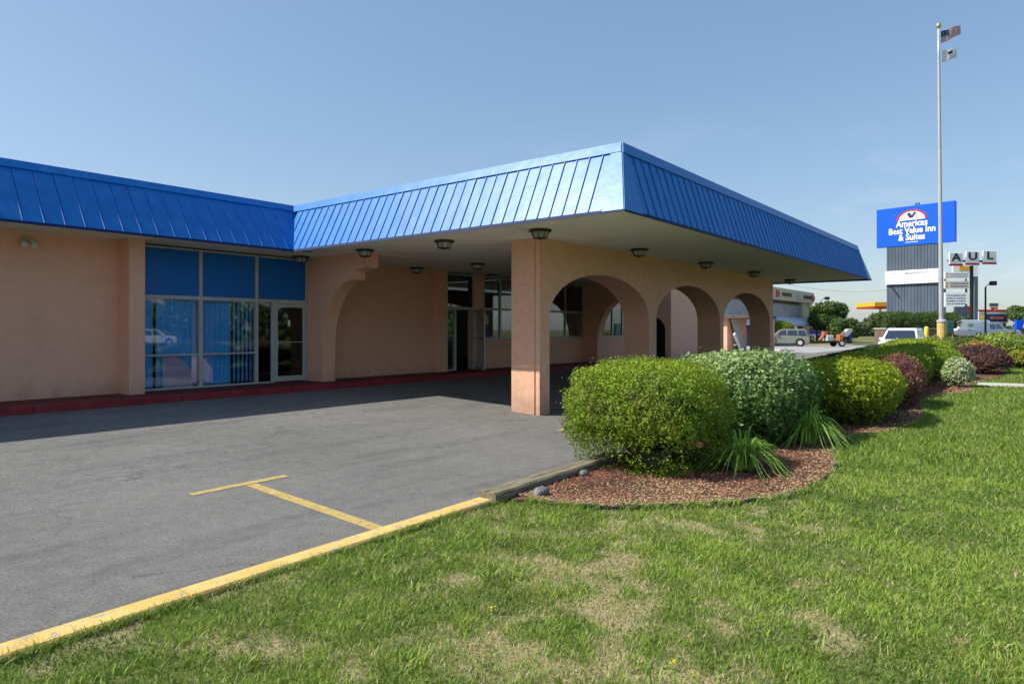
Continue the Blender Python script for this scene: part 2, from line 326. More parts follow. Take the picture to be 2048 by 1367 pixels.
def text(txt, size, depth=.02, off=0.0, sx=1.0):
    key = (txt, size, depth, off, sx)
    if key in _tx: return _tx[key]
    c = bpy.data.curves.new('lettering', 'FONT'); c.body = txt; c.size = size; c.extrude = depth/2; c.offset = off; c.align_x = 'CENTER'; c.align_y = 'CENTER'; c.resolution_u = 2
    o = bpy.data.objects.new('lettering', c); COL.objects.link(o); bpy.context.view_layer.update()
    me = bpy.data.meshes.new_from_object(o.evaluated_get(bpy.context.evaluated_depsgraph_get())); bpy.data.objects.remove(o)
    me.transform(Matrix.Rotation(R(90), 4, 'X')); me.transform(Matrix.Diagonal((sx, 1, 1, 1))); me.materials.clear(); me.name = 'lettering'; _tx[key] = me; return me

# ------------------------------------------------------------------ ground
def sstep(a, b, x): t = np.clip((x-a)/(b-a), 0, 1); return t*t*(3-2*t)
def g(x, y):
    r = np.clip((y-7.2)*.048, 0, .275); return r*(1-sstep(27, 40, np.asarray(x, float)))
def grid_sheet(xs, ys, zf):
    X, Y = np.meshgrid(xs, ys, indexing='ij'); Z = zf(X, Y); V = np.stack([X, Y, Z], -1).reshape(-1, 3); nx, ny = len(xs), len(ys)
    i, j = np.meshgrid(np.arange(nx-1), np.arange(ny-1), indexing='ij'); a = (i*ny+j).ravel()
    return V, np.stack([a, a+ny, a+ny+1, a+1], 1)
mb = MB(); mb.add([(-3000,-3000,-.06),(3000,-3000,-.06),(3000,3000,-.06),(-3000,3000,-.06)], [(0,1,2,3)])
struct('ground', mb, 'far_ground')
V, F = grid_sheet(np.linspace(-25, 62, 88), np.linspace(3.5, 13.2, 20), lambda x, y: g(x, y))
V2 = V.copy()
struct('parking_lot', npmesh('parking_lot', V, F), 'asphalt')
mb = MB(); mb.add([(38,13.2,-.004),(96,13.2,-.004),(96,60,-.004),(38,60,-.004)], [(0,1,2,3)]); mb.add([(62,3,-.004),(96,3,-.004),(96,13.2,-.004),(62,13.2,-.004)], [(0,1,2,3)])
struct('far_parking_lot', mb, 'lot_light')
# road behind the camera and beyond the lawn (seen reflected in the glass)
mb = MB(); mb.add([(-80,-34,-.02),(240,-34,-.02),(240,-22,-.02),(-80,-22,-.02)], [(0,1,2,3)]); struct('road', mb, 'lot_light')
# yellow kerb along the lawn
mb = MB()
for a, b in ((-14, -9.7), (-9.69, -6.7), (-6.69, -3.7), (-3.69, -.7), (-.69, 1.9), (1.91, 4.66)):
    ya = 3.815+.022*a; yb = 3.815+.022*b
    if a > 0 or 1: mb.add([(a,ya,-.05),(b,yb,-.05),(b,yb+.17,-.05),(a,ya+.17,-.05),(a,ya+.012,.10),(b,yb+.012,.10),(b,yb+.155,.10),(a,ya+.155,.10),(a,ya,.088),(b,yb,.088),(b,yb+.17,.085),(a,ya+.17,.085)],
        [(4,5,6,7),(8,9,5,4),(0,1,9,8),(2,3,11,10),(10,11,7,6),(1,2,10,9),(9,10,6,5),(3,0,8,11),(11,8,4,7)])
struct('kerb', mb, 'yellow_paint')
# parking bay marks: 4 mm sheets
def line(a, b, wd, name='painted_line'):
    a = Vector(a); b = Vector(b); d = (b-a).normalized(); n = Vector((-d.y, d.x))*wd/2; m_ = MB(); k = 12; vs = []
    for i in range(k+1):
        p = a+(b-a)*i/k; j = random.uniform(-.004, .004)
        for q in (p-n, p+n): vs.append((q.x+j, q.y+j, float(g(q.x, q.y))+.004))
    m_.add(vs, [(2*i, 2*i+2, 2*i+3, 2*i+1) for i in range(k)]); return struct(name, m_, 'line_paint')
line((3.645, 4.10), (3.88, 6.57), .125)
line((3.27, 6.63), (4.36, 6.66), .115)
line((9.05, 6.2), (12.4, 6.35), .11)
# red walkway with kerb
WZ = .405
mb = MB(); mb.box(-25, 25.0, 13.04, 14.6, -.05, WZ-.012); struct('walkway', mb, 'walk_red')
mb = MB(); x = -25.0
while x < 27:
    x1 = min(x+2.4, 27); mb.bbox(x+.004, x1-.004, 12.9, 13.037, 0.0, WZ-.003, .012); x = x1
struct('walkway_kerb', mb, 'kerb_red')

# ------------------------------------------------------------------ motel building
Zs = 3.36     # soffit height
B = empty('motel_building', (8, 14.15, 0), 0, 'low salmon stucco motel with blue metal roof edge behind the parking lot', 'building')
BL = Vector((8, 14.15, 0))
def bput(name, me, m, parent=None, **k):
    """world-coordinate mesh as a part of the motel"""
    if isinstance(me, MB): me = me.mesh(name)
    me.transform(Matrix.Translation(-BL)); return put(name, me, m, parent or B, **k)
W0, W1 = 14.15, 14.40
mb = MB(); mb.box(-25, 5.57, W0, W1, 0, Zs); bput('wall', mb, 'stucco')
mb = MB(); mb.bbox(5.57, 5.86, 13.66, W1, .3, Zs, .008); bput('pilaster', mb, 'stucco')
mb = MB(); mb.box(9.84, 14.12, W0, W1, 0, Zs); bput('wall', mb, 'stucco')
mb = MB(); mb.bbox(14.12, 14.6, W0-.16, W1, .3, Zs, .008); bput('pilaster', mb, 'stucco')
mb = MB(); mb.box(15.93, 16.40, W0, W1, 0, Zs); bput('pier', mb, 'stucco')
mb = MB(); mb.box(16.40, 22.3, W0, W1, 0, 1.34); bput('wall', mb, 'stucco')
mb = MB(); mb.box(22.3, 22.85, W0, W1, 0, Zs); mb.box(22.85, 27.0, W0, W1, 0, 1.34); mb.box(27.0, 27.3, W0, W1, 0, Zs); mb.box(27.05, 27.3, W1, 30, 0, Zs); mb.box(-25, 27.3, 30, 30.25, 0, Zs)
bput('wall', mb, 'stucco')
mb = MB(); mb.box(5.86, 15.93, W0+.05, 29.9, .3, .398); mb.box(15.93, 27.0, W1, 29.9, .3, .398); bput('floor', mb, 'carpet')
mb = MB(); mb.box(5.9, 27.0, 19.5, 19.7, .4, 3.3); mb.box(5.75, 5.85, 14.42, 19.5, .4, 3.3); mb.box(12.3, 12.4, 14.42, 19.5, .4, 3.3); bput('inner_wall', mb, 'interior')
# half-arch buttress
def half_arch(x0, x1):
    P = [(14.148, .36), (13.53, .36), (13.53, 1.2)]
    for i in range(1, 19):
        a = math.pi/2*i/18; P.append((13.53-1.12*(1-math.cos(a)), 1.2+1.57*math.sin(a)))
    P += [(12.41, 2.93), (12.30, 2.985), (11.99, 3.03), (11.96, 3.06), (11.96, Zs-.002), (14.148, Zs-.002)]
    m_ = MB(); n = len(P); A = [(x0, y, z) for y, z in P]; Bv = [(x1, y, z) for y, z in P]
    m_.add(A+Bv, [(i, (i+1) % n, n+(i+1) % n, n+i) for i in range(n)])
    # side faces as strips towards the wall/soffit corner
    for off, xx in ((0, x0), (n, x1)):
        pts = A if off == 0 else Bv
        top = [(xx, y, Zs-.002) for y, z in P[:-1]]
        k = len(P)-1; b0 = len(m_.v); m_.v += pts[:-1]+top
        for i in range(1, k-1):
            q = (b0+i, b0+i+1, b0+k+i+1, b0+k+i) if off else (b0+i, b0+k+i, b0+k+i+1, b0+i+1); m_.f.append(q)
        m_.f.append((b0, b0+1, b0+k+1, b0+k) if off else (b0, b0+k, b0+k+1, b0+1))
    return m_
bput('buttress', half_arch(9.84, 10.2), 'stucco'); bput('buttress', half_arch(22.35, 22.75), 'stucco')
# soffit & roof deck of the long wing
mb = MB(); mb.box(-25, 8.64, 12.87, 30.2, Zs, Zs+.06); bput('soffit', mb, 'soffit')
mb = MB(); mb.box(-25, 27.3, 13.65, 30.2, 4.28, 4.36); bput('roof', mb, 'lot_light')

# glazing: window parts with frame/pane sub-parts
def window(x0, x1, z0, z1, pane='glass', fr=.045, y=W0+.03, name='window', bars=(), fmat='frame', yo=0):
    f = MB(); h = fr
    f.box(x0, x0+h, y-.04, y+.05, z0, z1); f.box(x1-h, x1, y-.04, y+.05, z0, z1)
    f.box(x0+h, x1-h, y-.038, y+.048, z0, z0+h); f.box(x0+h, x1-h, y-.038, y+.048, z1-h, z1)
    for zb in bars: f.box(x0+h, x1-h, y-.03, y+.03, zb-.018, zb+.018)
    w_ = bput(name, f, fmat)
    p = MB(); zz = [z0+h]+[v for b in bars for v in (b-.018, b+.018)]+[z1-h]
    for i in range(0, len(zz), 2):
        pp = MB(); pp.box(x0+h, x1-h, y-.006, y+.002, zz[i], zz[i+1]); bput('pane', pp, pane, w_)
    return w_
TR, HD, SL = 2.30, Zs-.035, WZ-.005
for x0, x1 in ((5.87, 7.20), (7.20, 8.50), (8.50, 9.83)):
    w_ = window(x0, x1, TR, HD, 'blue_panel', .035)
    w_['label'] = 'solid blue panel filling the upper light'
window(5.87, 7.20, SL, TR, 'glass', .04, bars=(1.11,)); window(7.20, 8.50, SL, TR, 'glass', .04, bars=(1.11,))
window(8.50, 8.90, SL, TR, 'glass_dark', .035)
# door
f = MB(); y = W0+.03; f.box(8.90, 8.95, y-.05, y+.05, SL, TR); f.box(9.79, 9.83, y-.05, y+.05, SL, TR); f.box(8.95, 9.79, y-.05, y+.05, TR-.06, TR); bput('door_frame', f, 'frame')
f = MB(); f.box(8.955, 9.04, y-.03, y+.02, SL+.02, TR-.065); f.box(9.72, 9.785, y-.03, y+.02, SL+.02, TR-.065); f.box(9.04, 9.72, y-.029, y+.019, TR-.14, TR-.065); f.box(9.04, 9.72, y-.029, y+.019, SL+.02, SL+.14); f.box(9.04, 9.72, y-.02, y+.015, 1.33, 1.345)
dr = bput('door', f, 'frame'); f = MB(); f.box(9.04, 9.72, y-.006, y+.002, SL+.14, TR-.14); bput('pane', f, 'glass_dark', dr)
f = MB(); f.box(8.965, 9.03, y-.045, y-.03, 1.15, 1.45); f.tube([(9.0,y-.045,1.18),(9.0,y-.09,1.2),(9.0,y-.09,1.4),(9.0,y-.045,1.42)], .012, 6); bput('handle', f, 'alu', dr)
f = MB(); f.box(9.32, 9.38, y-.010, y-.007, 1.72, 1.86); bput('notice', f, 'white', dr)
# main entrance under the canopy
window(14.6, 15.93, TR, HD, 'glass_dark', .035, bars=())
window(14.6, 15.08, SL, TR, 'glass', .04, bars=(1.45,))
f = MB(); f.box(15.08, 15.12, y-.05, y+.05, SL, TR); f.box(15.89, 15.93, y-.05, y+.05, SL, TR); f.box(15.12, 15.89, y-.05, y+.05, TR-.05, TR); bput('door_frame', f, 'frame')
dv = Vector((-.36, -.72)).normalized(); f = MB()
def leaf(f, s0, s1, z0, z1, t=.02):
    n = Vector((-dv.y, dv.x))*t; a = Vector((15.9, 14.08))+dv*s0; b = Vector((15.9, 14.08))+dv*s1
    f.prism([(a.x-n.x,a.y-n.y,z0),(b.x-n.x,b.y-n.y,z0),(b.x+n.x,b.y+n.y,z0),(a.x+n.x,a.y+n.y,z0)], (0,0,z1-z0))
leaf(f, 0, .05, SL+.01, TR-.06); leaf(f, .73, .80, SL+.01, TR-.06); leaf(f, .05, .73, TR-.12, TR-.06, .018); leaf(f, .05, .73, SL+.01, SL+.09, .018); leaf(f, .05, .73, 1.36, 1.40, .018)
od = bput('open_door', f, 'alu', label='glass door leaf standing open'); f = MB(); leaf(f, .05, .73, SL+.09, TR-.12, .003); bput('pane', f, 'glass', od)
xs = [16.42, 17.25, 18.55, 19.82, 21.08, 22.30]
for a, b in zip(xs[:-1], xs[1:]):
    window(a, b, 1.36, TR, 'glass', .035); window(a, b, TR, HD, 'glass_dark', .035)
xs = [22.87, 23.7, 24.55, 25.4, 26.2, 26.98]
for a, b in zip(xs[:-1], xs[1:]): window(a, b, 1.36, HD, 'glass_dark', .035)
f = MB(); f.box(16.41, 22.3, W0-.03, W0-.001, 1.33, 1.358); f.box(22.87, 27, W0-.03, W0-.001, 1.33, 1.358); bput('sill', f, 'frame')

# ------------------------------------------------------------------ blue mansard panels
PM = {}
def fascia(parent, pl, p0, p1, up, n, h, s0, s1, wd, putf, rib=.016, minor=False):
    """panels from s0 to s1 along p0->p1"""
    e1 = (p1-p0).normalized(); cnt = max(1, round((s1-s0)/wd)); wd = (s1-s0)/cnt; key = (round(wd, 4), round(h, 3), rib, minor)
    if key not in PM:
        m_ = MB(); m_.box(0.004, wd-.004, -.03, 0, .03, h-.03)
        m_.prism([(wd-.026, 0.001, .03), (wd-.026, 0.001, h-.03), (wd-.026, .001+.0, h-.03), (wd-.026, .001, .03)][:0] or [(wd-.028, 0, .03), (wd-.006, 0, .03), (wd-.010, rib, .03), (wd-.024, rib, .03)], (0, 0, h-.06))
        for k in ((1, 2) if minor else ()): m_.prism([(wd*k/3-.012, 0, .03), (wd*k/3+.012, 0, .03), (wd*k/3, .005, .03)], (0, 0, h-.06))
        me = m_.mesh('fascia_panel'); me.materials.append(M['blue_metal']); PM[key] = me
    for i in range(cnt):
        o = put('fascia_panel', PM[key], None, parent)
        pos = p0+e1*(s0+i*wd)-pl
        mt = Matrix((( e1.x, n.x, up.x, pos.x), (e1.y, n.y, up.y, pos.y), (e1.z, n.z, up.z, pos.z), (0, 0, 0, 1)))
        tilt = Matrix.Rotation(random.uniform(-.003, .003), 4, 'X') @ Matrix.Rotation(random.uniform(-.003, .003), 4, 'Z')
        o.matrix_local = mt @ tilt
ZB, ZT = 3.335, 4.447
UC, VC, UF, VI = 8.552, 4.74, 25.676, 12.78
SU, SV, SVI = .536, .337, .795
# left wing fascia
p0 = Vector((-24, VI, ZB)); p1 = Vector((UC, VI, ZB)); up = Vector((0, SVI, ZT-ZB)); h = up.length; up.normalize(); n = Vector((0, -up.z, up.y))
fascia(B, BL, p0, p1, up, n, h, 0, 24+UC+.5, .30, bput, .005)
def strip(P0, P1, up, n, a, b, t, m0=(0, 0), m1=(0, 0)):
    """band on a fascia plane from height a to b, thickness t; m0/m1 extra run at start/end for (a, b)"""
    e = (P1-P0).normalized(); m_ = MB()
    poly = [P0+e*m0[0]+up*a, P1+e*m1[0]+up*a, P1+e*m1[1]+up*b, P0+e*m0[1]+up*b]
    m_.prism([q+n*.001 for q in poly], n*t); return m_
bput('roof_cap', strip(p0, p1, up, n, h-.17, h+.01, .024, m1=((h-.17)/h*SU, SU)), 'blue_metal')
bput('drip_edge', strip(p0, p1, up, n, -.030, .028, .006), 'dark_blue_metal')

# ------------------------------------------------------------------ porte cochere
CL = Vector((17, 7.8, 0))
Cn = empty('entrance_canopy', CL, 0, 'large drive-through canopy with blue metal edge over three salmon stucco arches', 'canopy')
def cput(name, me, m, parent=None, **k):
    if isinstance(me, MB): me = me.mesh(name)
    me.transform(Matrix.Translation(-CL)); return put(name, me, m, parent or Cn, **k)
mb = MB(); mb.box(8.643, UF-.08, VC+.06, 14.148, Zs, Zs+.06); mb.box(8.643, UF-.08, 14.148, 14.5, Zs+.001, Zs+.06); sf = cput('soffit', mb, 'soffit')
for yj in (7.1, 9.55, 12.0):
    f = MB(); f.box(8.7, 25.55, yj-.025, yj+.025, Zs-.008, Zs-.0005); cput('batten', f, 'soffit', sf)
mb = MB(); mb.box(UC+SU+.02, UF-SU-.02, VC+SV+.02, 14.5, 4.365, 4.42); cput('roof', mb, 'lot_light')
ups = {}
# left face (towards -X)
pA = Vector((UC, VI, ZB)); pB = Vector((UC, VC, ZB)); upL = Vector((SU, 0, ZT-ZB)); hL = upL.length; upL.normalize(); nL = Vector((-upL.z, 0, upL.x))
fascia(Cn, CL, pA, pB, upL, nL, hL, -.54, VI-VC-.36, .235, cput)
# front face (towards -Y)
pC = Vector((UC, VC, ZB)); pD = Vector((UF, VC, ZB)); upF = Vector((0, SV, ZT-ZB)); hF = upF.length; upF.normalize(); nF = Vector((0, -upF.z, upF.y))
fascia(Cn, CL, pC, pD, upF, nF, hF, SU+.02, UF-UC-SU-.02, .262, cput, .020, True)
# far face (towards +X)
pE = Vector((UF, VC, ZB)); pF = Vector((UF, 14.4, ZB)); upR = Vector((-SU, 0, ZT-ZB)); upR.normalize(); nR = Vector((upR.z, 0, -upR.x))
fascia(Cn, CL, pE, pF, upR, nR, hL, SV+.02, 9.6, .262, cput)
# corner pieces (flat sheets closing the mitres)
def sheet(pts, nn, t=.012, name='corner_trim', m='blue_metal'):
    f = MB(); f.prism([Vector(q)+nn*.002 for q in pts], nn*t); return cput(name, f, m)
sheet([(UC, VC+.36, ZB), (UC, VC, ZB), (UC+SU, VC+SV, ZT), (UC+SU, VC+SV+.16, ZT)], nL, .014)
sheet([(UC, VC, ZB), (UC+SU+.03, VC, ZB), (UC+SU+.03, VC+SV, ZT), (UC+SU, VC+SV, ZT)], nF, .012)
sheet([(UF-SU-.03, VC, ZB), (UF, VC, ZB), (UF-SU, VC+SV, ZT), (UF-SU-.03, VC+SV, ZT)], nF, .012)
sheet([(UF, VC, ZB), (UF, VC+.36, ZB), (UF-SU, VC+SV+.02, ZT), (UF-SU, VC+SV, ZT)], nR, .012)
cput('roof_cap', strip(pA, pB, upL, nL, hL-.17, hL+.01, .024, m0=(-(h-.17)/h*SVI, -SVI), m1=(-(hL-.17)/hL*SV, -SV)), 'blue_metal')
cput('roof_cap', strip(pC, pD, upF, nF, hF-.17, hF+.01, .024, m0=((hF-.17)/hF*SU, SU), m1=(-(hF-.17)/hF*SU, -SU)), 'blue_metal')
cput('roof_cap', strip(pE, pF, upR, nR, hL-.17, hL+.01, .024, m0=((hL-.17)/hL*SV, SV)), 'blue_metal')
cput('drip_edge', strip(pA, pB, upL, nL, -.030, .028, .006), 'dark_blue_metal')
cput('drip_edge', strip(pC, pD, upF, nF, -.030, .028, .006), 'dark_blue_metal')
cput('drip_edge', strip(pE, pF, upR, nR, -.030, .028, .006), 'dark_blue_metal')
# arcade wall with three elliptical arches
AV0, AV1 = 7.5, 8.19
arches = [(10.63, 14.75), (15.14, 19.22), (19.49, 23.72)]
ZSP, ZAP = 1.88, 2.80
f = MB(); nseg = 40
def q4(a, b, c, d): f.add([a, b, c, d], [(0, 1, 2, 3)])
xe = [10.338]+[v for a in arches for v in a]+[24.05]
for i in range(0, len(xe), 2):
    f.box(xe[i], xe[i+1], AV0, AV1, -.05, Zs-.001)
for a, b in arches:
    c, r_ = (a+b)/2, (b-a)/2; P = [(a, ZSP)]+[(c-r_*math.cos(math.pi*k/nseg), ZSP+(ZAP-ZSP)*math.sin(math.pi*k/nseg)) for k in range(1, nseg)]+[(b, ZSP)]
    for (xa, za), (xb, zb) in zip(P[:-1], P[1:]):
        T = Zs-.001
        q4((xa,AV0,za),(xb,AV0,zb),(xb,AV0,T),(xa,AV0,T)); q4((xb,AV1,zb),(xa,AV1,za),(xa,AV1,T),(xb,AV1,T)); q4((xa,AV1,za),(xb,AV1,zb),(xb,AV0,zb),(xa,AV0,za)); q4((xa,AV0,T),(xb,AV0,T),(xb,AV1,T),(xa,AV1,T))
arc = cput('arcade', f, 'stucco_rough')
f = MB(); f.bbox(10.316, 10.3375, 7.502, 7.60, -.03, Zs-.003, .006); f.bbox(10.316, 10.3375, 7.628, 8.188, -.03, Zs-.003, .006); cput('stucco_facing', f, 'stucco_rough', arc)

# ------------------------------------------------------------------ ceiling lamps
def make_lamp():
    t = empty('ceiling_lamp', (0, 0, 0)); 
    f = MB(); f.lathe([(.115, 0), (.20, -.012), (.205, -.035), (.165, -.05)], n=8); put('top_plate', f, 'bronze', t)
    f = MB(); f.lathe([(.15, -.05), (.115, -.145), (.10, -.15)], n=8); put('glass_shade', f, 'lamp_glass', t)
    f = MB()
    for k in range(8):
        a = 2*math.pi*(k+.5)/8; f.tube([(.154*math.cos(a), .154*math.sin(a), -.048), (.118*math.cos(a), .118*math.sin(a), -.15)], .008, 4)
    f.lathe([(.122, -.143), (.126, -.155), (.10, -.16)], n=8); f.lathe([(.015, -.16), (.02, -.17), (.008, -.185)], n=6); put('frame', f, 'bronze', t)
    return t
spots = [(9.5, 6.9, 'ceiling lamp above the near stucco pillar of the arcade'), (9.5, 9.2, 'ceiling lamp midway along the canopy edge, in front of the entrance doors'),
         (9.5, 11.57, 'ceiling lamp beside the tip of the half-arch buttress'), (9.43, 13.8, 'ceiling lamp tucked against the wall over the corner by the blue-panelled windows'),
         (13.1, 6.89, 'ceiling lamp in front of the arcade between the first and second arch'), (16.71, 6.9, 'ceiling lamp in front of the arcade above the second arch'),
         (20.27, 6.87, 'ceiling lamp in front of the arcade above the third arch'), (24.12, 6.95, 'ceiling lamp at the far end of the canopy past the last arch'),
         (13.29, 11.67, 'ceiling lamp left of the near pillar, nearest to the entrance window'), (13.1, 13.75, 'small-looking ceiling lamp above the recessed stucco wall'),
         (16.2, 13.6, 'ceiling lamp right above the entrance pier and open door')]
l0 = make_lamp()
for i, (a, b, s) in enumerate(spots):
    if i == 0: o = l0; o.location = (a, b, Zs); tag(o, s, 'lamp', 'ceiling lamps under the canopy')
    else:
        o = copy_tree(l0, (a, b, Zs), random.uniform(-.1, .1), s)
# small floodlight on the left wall
t = empty('wall_light', (4.05, 14.14, 3.22), 0, 'small twin flood light under the eave on the left stucco wall', 'lamp')
f = MB(); f.box(-.05, .05, -.05, 0, -.05, .05); put('bracket', f, 'frame', t)
for s in (-1, 1):
    f = MB(); f.tube([(s*.03, -.04, 0), (s*.06, -.10, -.05), (s*.07, -.2, -.12)], [.02, .045, .06], 8); put('bulb', f, 'sign_cream', t)

# ------------------------------------------------------------------ curtains and things behind the glass
def curtain(x0, x1, y, z0, z1, amp, wl, m, name, label):
    n = int((x1-x0)/.012); xs_ = np.linspace(x0, x1, n); ph = xs_/wl*2*np.pi
    yy = y+amp*np.sin(ph+1.3*np.sin(xs_*5))+amp*.4*np.sin(ph*2.3)
    V = np.concatenate([np.stack([xs_, yy, np.full(n, z0)], 1), np.stack([xs_, yy, np.full(n, z1)], 1)]); i = np.arange(n-1)
    o = put(name, npmesh(name, V-np.array([x0, y, z0]), np.stack([i, i+1, i+1+n, i+n], 1)), m, loc=(x0, y, z0)); return tag(o, label, 'curtain')
cw = 'blue curtains behind the glass'
for a, b, s in ((5.95, 6.28, 'narrow blue curtain strip at the left edge of the left window'), (6.33, 7.17, 'wide blue curtain filling most of the left window'),
                (7.22, 7.95, 'blue curtain on the left half of the middle window')):
    curtain(a, b, 14.29, .45, 2.27, .022, .11, 'curtain_blue', 'curtain', s)['group'] = cw
x = 7.99
bl = empty('vertical_blind', (7.99, 14.29, 2.27), 0, 'blue vertical blind with turned slats in the right half of the middle window', 'blind')
f = MB(); f.box(0, .47, -.02, .02, -.03, 0); put('head_rail', f, 'frame', bl); sl_ = None
for k in range(5):
    f = MB(); f.prism([(-.035, -.02, -1.80), (.035, .012, -1.80), (.036, .014, -1.80), (-.034, -.018, -1.80)], (0, 0, 1.77))
    put('slat', f if sl_ is None else sl_, 'curtain_blue', bl, loc=(.04+k*.1, 0, 0)) if sl_ is None else put('slat', sl_, None, bl, loc=(.04+k*.1, 0, 0))
    if sl_ is None: sl_ = bpy.data.objects['slat'].data
t = empty('reflection_patch', (6.75, 14.205, .40), 0, 'pale pink rounded shape standing in for a reflection low on the left window', 'reflection_shape')  # solid shape put in for a pink reflection on the glass
f = MB(); P = [(-.32, 0, .04), (.30, 0, .04)]+[(-.32+.62*math.cos(math.pi/2*k/10), 0, .2+.52*math.sin(math.pi/2*k/10)) for k in range(11)]
f.prism([Vector(p) for p in P], (0, .03, 0)); put('patch_front', f, 'pink', t)
f = MB(); f.box(-.3, .28, .031, .05, .16, .36); put('patch_back', f, 'pink', t)
for sx_ in (-.27, .25): 
    f = MB(); f.box(sx_-.02, sx_+.02, .0, .03, 0, .039); put('patch_foot', f, 'black_metal', t)
# blinds in entrance windows
for a, b, s in ((19.85, 21.0, 'grey blind in the window seen through the first arch'), (21.12, 22.2, 'grey blind beside the far buttress'), (22.95, 26.9, 'long grey blind behind the windows past the far buttress')):
    curtain(a, b, 14.5, 1.38, 3.2, .02, .14, 'blind_dark', 'blind', s)['group'] = 'grey blinds in the lobby windows'
for x0, x1, z0, z1, m_, s in ((16.5, 17.2, 2.36, 2.62, 'blue_panel', 'blue sheet for a reflection in the upper pane right of the entrance'), (17.3, 17.9, 2.36, 2.5, 'amber', 'amber strip for a reflection in the upper pane nearest the stucco pillar'),
                        (16.85, 17.2, 2.16, 2.24, 'amber', 'short amber strip for a reflection below the blue sheet right of the entrance'), (16.55, 16.75, 1.8, 2.12, 'white', 'small white sheet in the lower pane right of the entrance')):
    f = MB(); f.box(0, x1-x0, 0, .004, 0, z1-z0); tag(put('reflection_sheet', f, m_, loc=(x0, 14.23, z0)), s, 'reflection_sheet', 'reflection stand-ins in the lobby window')  # flat sheets added to stand for reflections of signs across the street

# ------------------------------------------------------------------ bed, edging, timber, mulch
def ground_at(px, py, z=.07):
    d = (CAMH-z)*FPX/(py-660); return at(px, d)
edge_px = [(1052, 1000), (1110, 1010), (1210, 1014), (1320, 1013), (1420, 1009), (1520, 1000), (1595, 984), (1645, 960), (1672, 935), (1668, 903), (1676, 886), (1715, 872), (1780, 862), (1825, 848), (1848, 828), (1842, 812), (1850, 800), (1890, 790), (1945, 783)]
EP = [ground_at(*p).to_2d() for p in edge_px]
EP += [Vector((23.5, 1.7)), Vector((27, 1.3)), Vector((31, 1.2)), Vector((36, 1.9)), Vector((42, 3.6)), Vector((46, 5.5))]
def crsp(P, k=6):
    o = []
    for i in range(len(P)-1):
        a, b, c, d = P[max(i-1, 0)], P[i], P[i+1], P[min(i+2, len(P)-1)]
        for j in range(k):
            t = j/k; o.append(.5*((2*b)+(c-a)*t+(2*a-5*b+4*c-d)*t*t+(3*b-a-3*c+d)*t**3))
    return o+[P[-1]]
EPs = crsp(EP)
bed_poly = [Vector((4.85, 4.0))]+[Vector((4.87, 3.8))]+EPs+[Vector((46, 7.0)), Vector((30, 4.6)), Vector((7.2, 4.12))]
BP = np.array([(p.x, p.y) for p in bed_poly])
def inpoly(X, Y, P):
    c = np.zeros(np.shape(X), bool); j = len(P)-1
    for i in range(len(P)):
        xi, yi = P[i]; xj, yj = P[j]
        if yi != yj: c ^= ((yi > Y) != (yj > Y)) & (X < (xj-xi)*(Y-yi)/(yj-yi)+xi)
        j = i
    return c
def edge_dist(X, Y, P):
    d = np.full(np.shape(X), 1e9)
    for i in range(len(P)-1):
        ax, ay = P[i]; bx, by = P[i+1]; ex, ey = bx-ax, by-ay; t = np.clip(((X-ax)*ex+(Y-ay)*ey)/(ex*ex+ey*ey+1e-9), 0, 1)
        d = np.minimum(d, np.hypot(X-ax-t*ex, Y-ay-t*ey))
    return d
EA = np.array([(p.x, p.y) for p in EPs])
# bed sheet as a fan-free triangulation
import mathutils
tri = mathutils.geometry.tessellate_polygon([[Vector((p.x, p.y, 0)) for p in bed_poly]])
mb = MB(); mb.add([(p.x, p.y, .075) for p in bed_poly], [tuple(t_) for t_ in tri]); me = mb.mesh('planting_bed')
struct('planting_bed', me, 'soil')
f = MB(); pts = [(p.x, p.y, .075+.02*math.sin(i*.7)*0+.012*math.sin(i*1.3)) for i, p in enumerate(EPs[4:140])]
f.tube(pts, .015, 6); tag(smooth(put('bed_edging', f, 'edging')), 'black plastic edging curving between the lawn and the mulch bed', 'edging')
# landscape timbers at bed corner (two stacked side by side)
def timber(a, b, w_, z0, z1, label):
    a = Vector(a); b = Vector(b); d = b-a; t = MB(); nseg_ = 14; n = Vector((-d.y, d.x)).normalized(); vs = []; c_ = .018
    for i in range(nseg_+1):
        p = a+d*i/nseg_; j = [random.uniform(-.006, .006) for _ in range(4)]
        sec = [(-w_/2, z0), (w_/2, z0), (w_/2, z1-c_), (w_/2-c_, z1), (-w_/2+c_, z1), (-w_/2, z1-c_)]
        for q, (s, z) in enumerate(sec): vs.append((p.x+n.x*(s+j[0]*.5), p.y+n.y*(s+j[0]*.5), z+(j[1] if z > z0 else 0)))
    fs = [(i*6+k, i*6+(k+1) % 6, (i+1)*6+(k+1) % 6, (i+1)*6+k) for i in range(nseg_) for k in range(6)]+[(5, 4, 3, 2, 1, 0), tuple(nseg_*6+k for k in range(6))]
    t.add(vs, fs); o = put('landscape_timber', t, 'timber'); return tag(o, label, 'timber')
timber((4.70, 4.08), (7.15, 4.16), .105, 0, .145, 'weathered landscape timber next to the asphalt, at the end of the yellow kerb')
timber((4.675, 3.955), (7.05, 4.04), .125, 0, .155, 'weathered landscape timber on the mulch side, at the end of the yellow kerb')
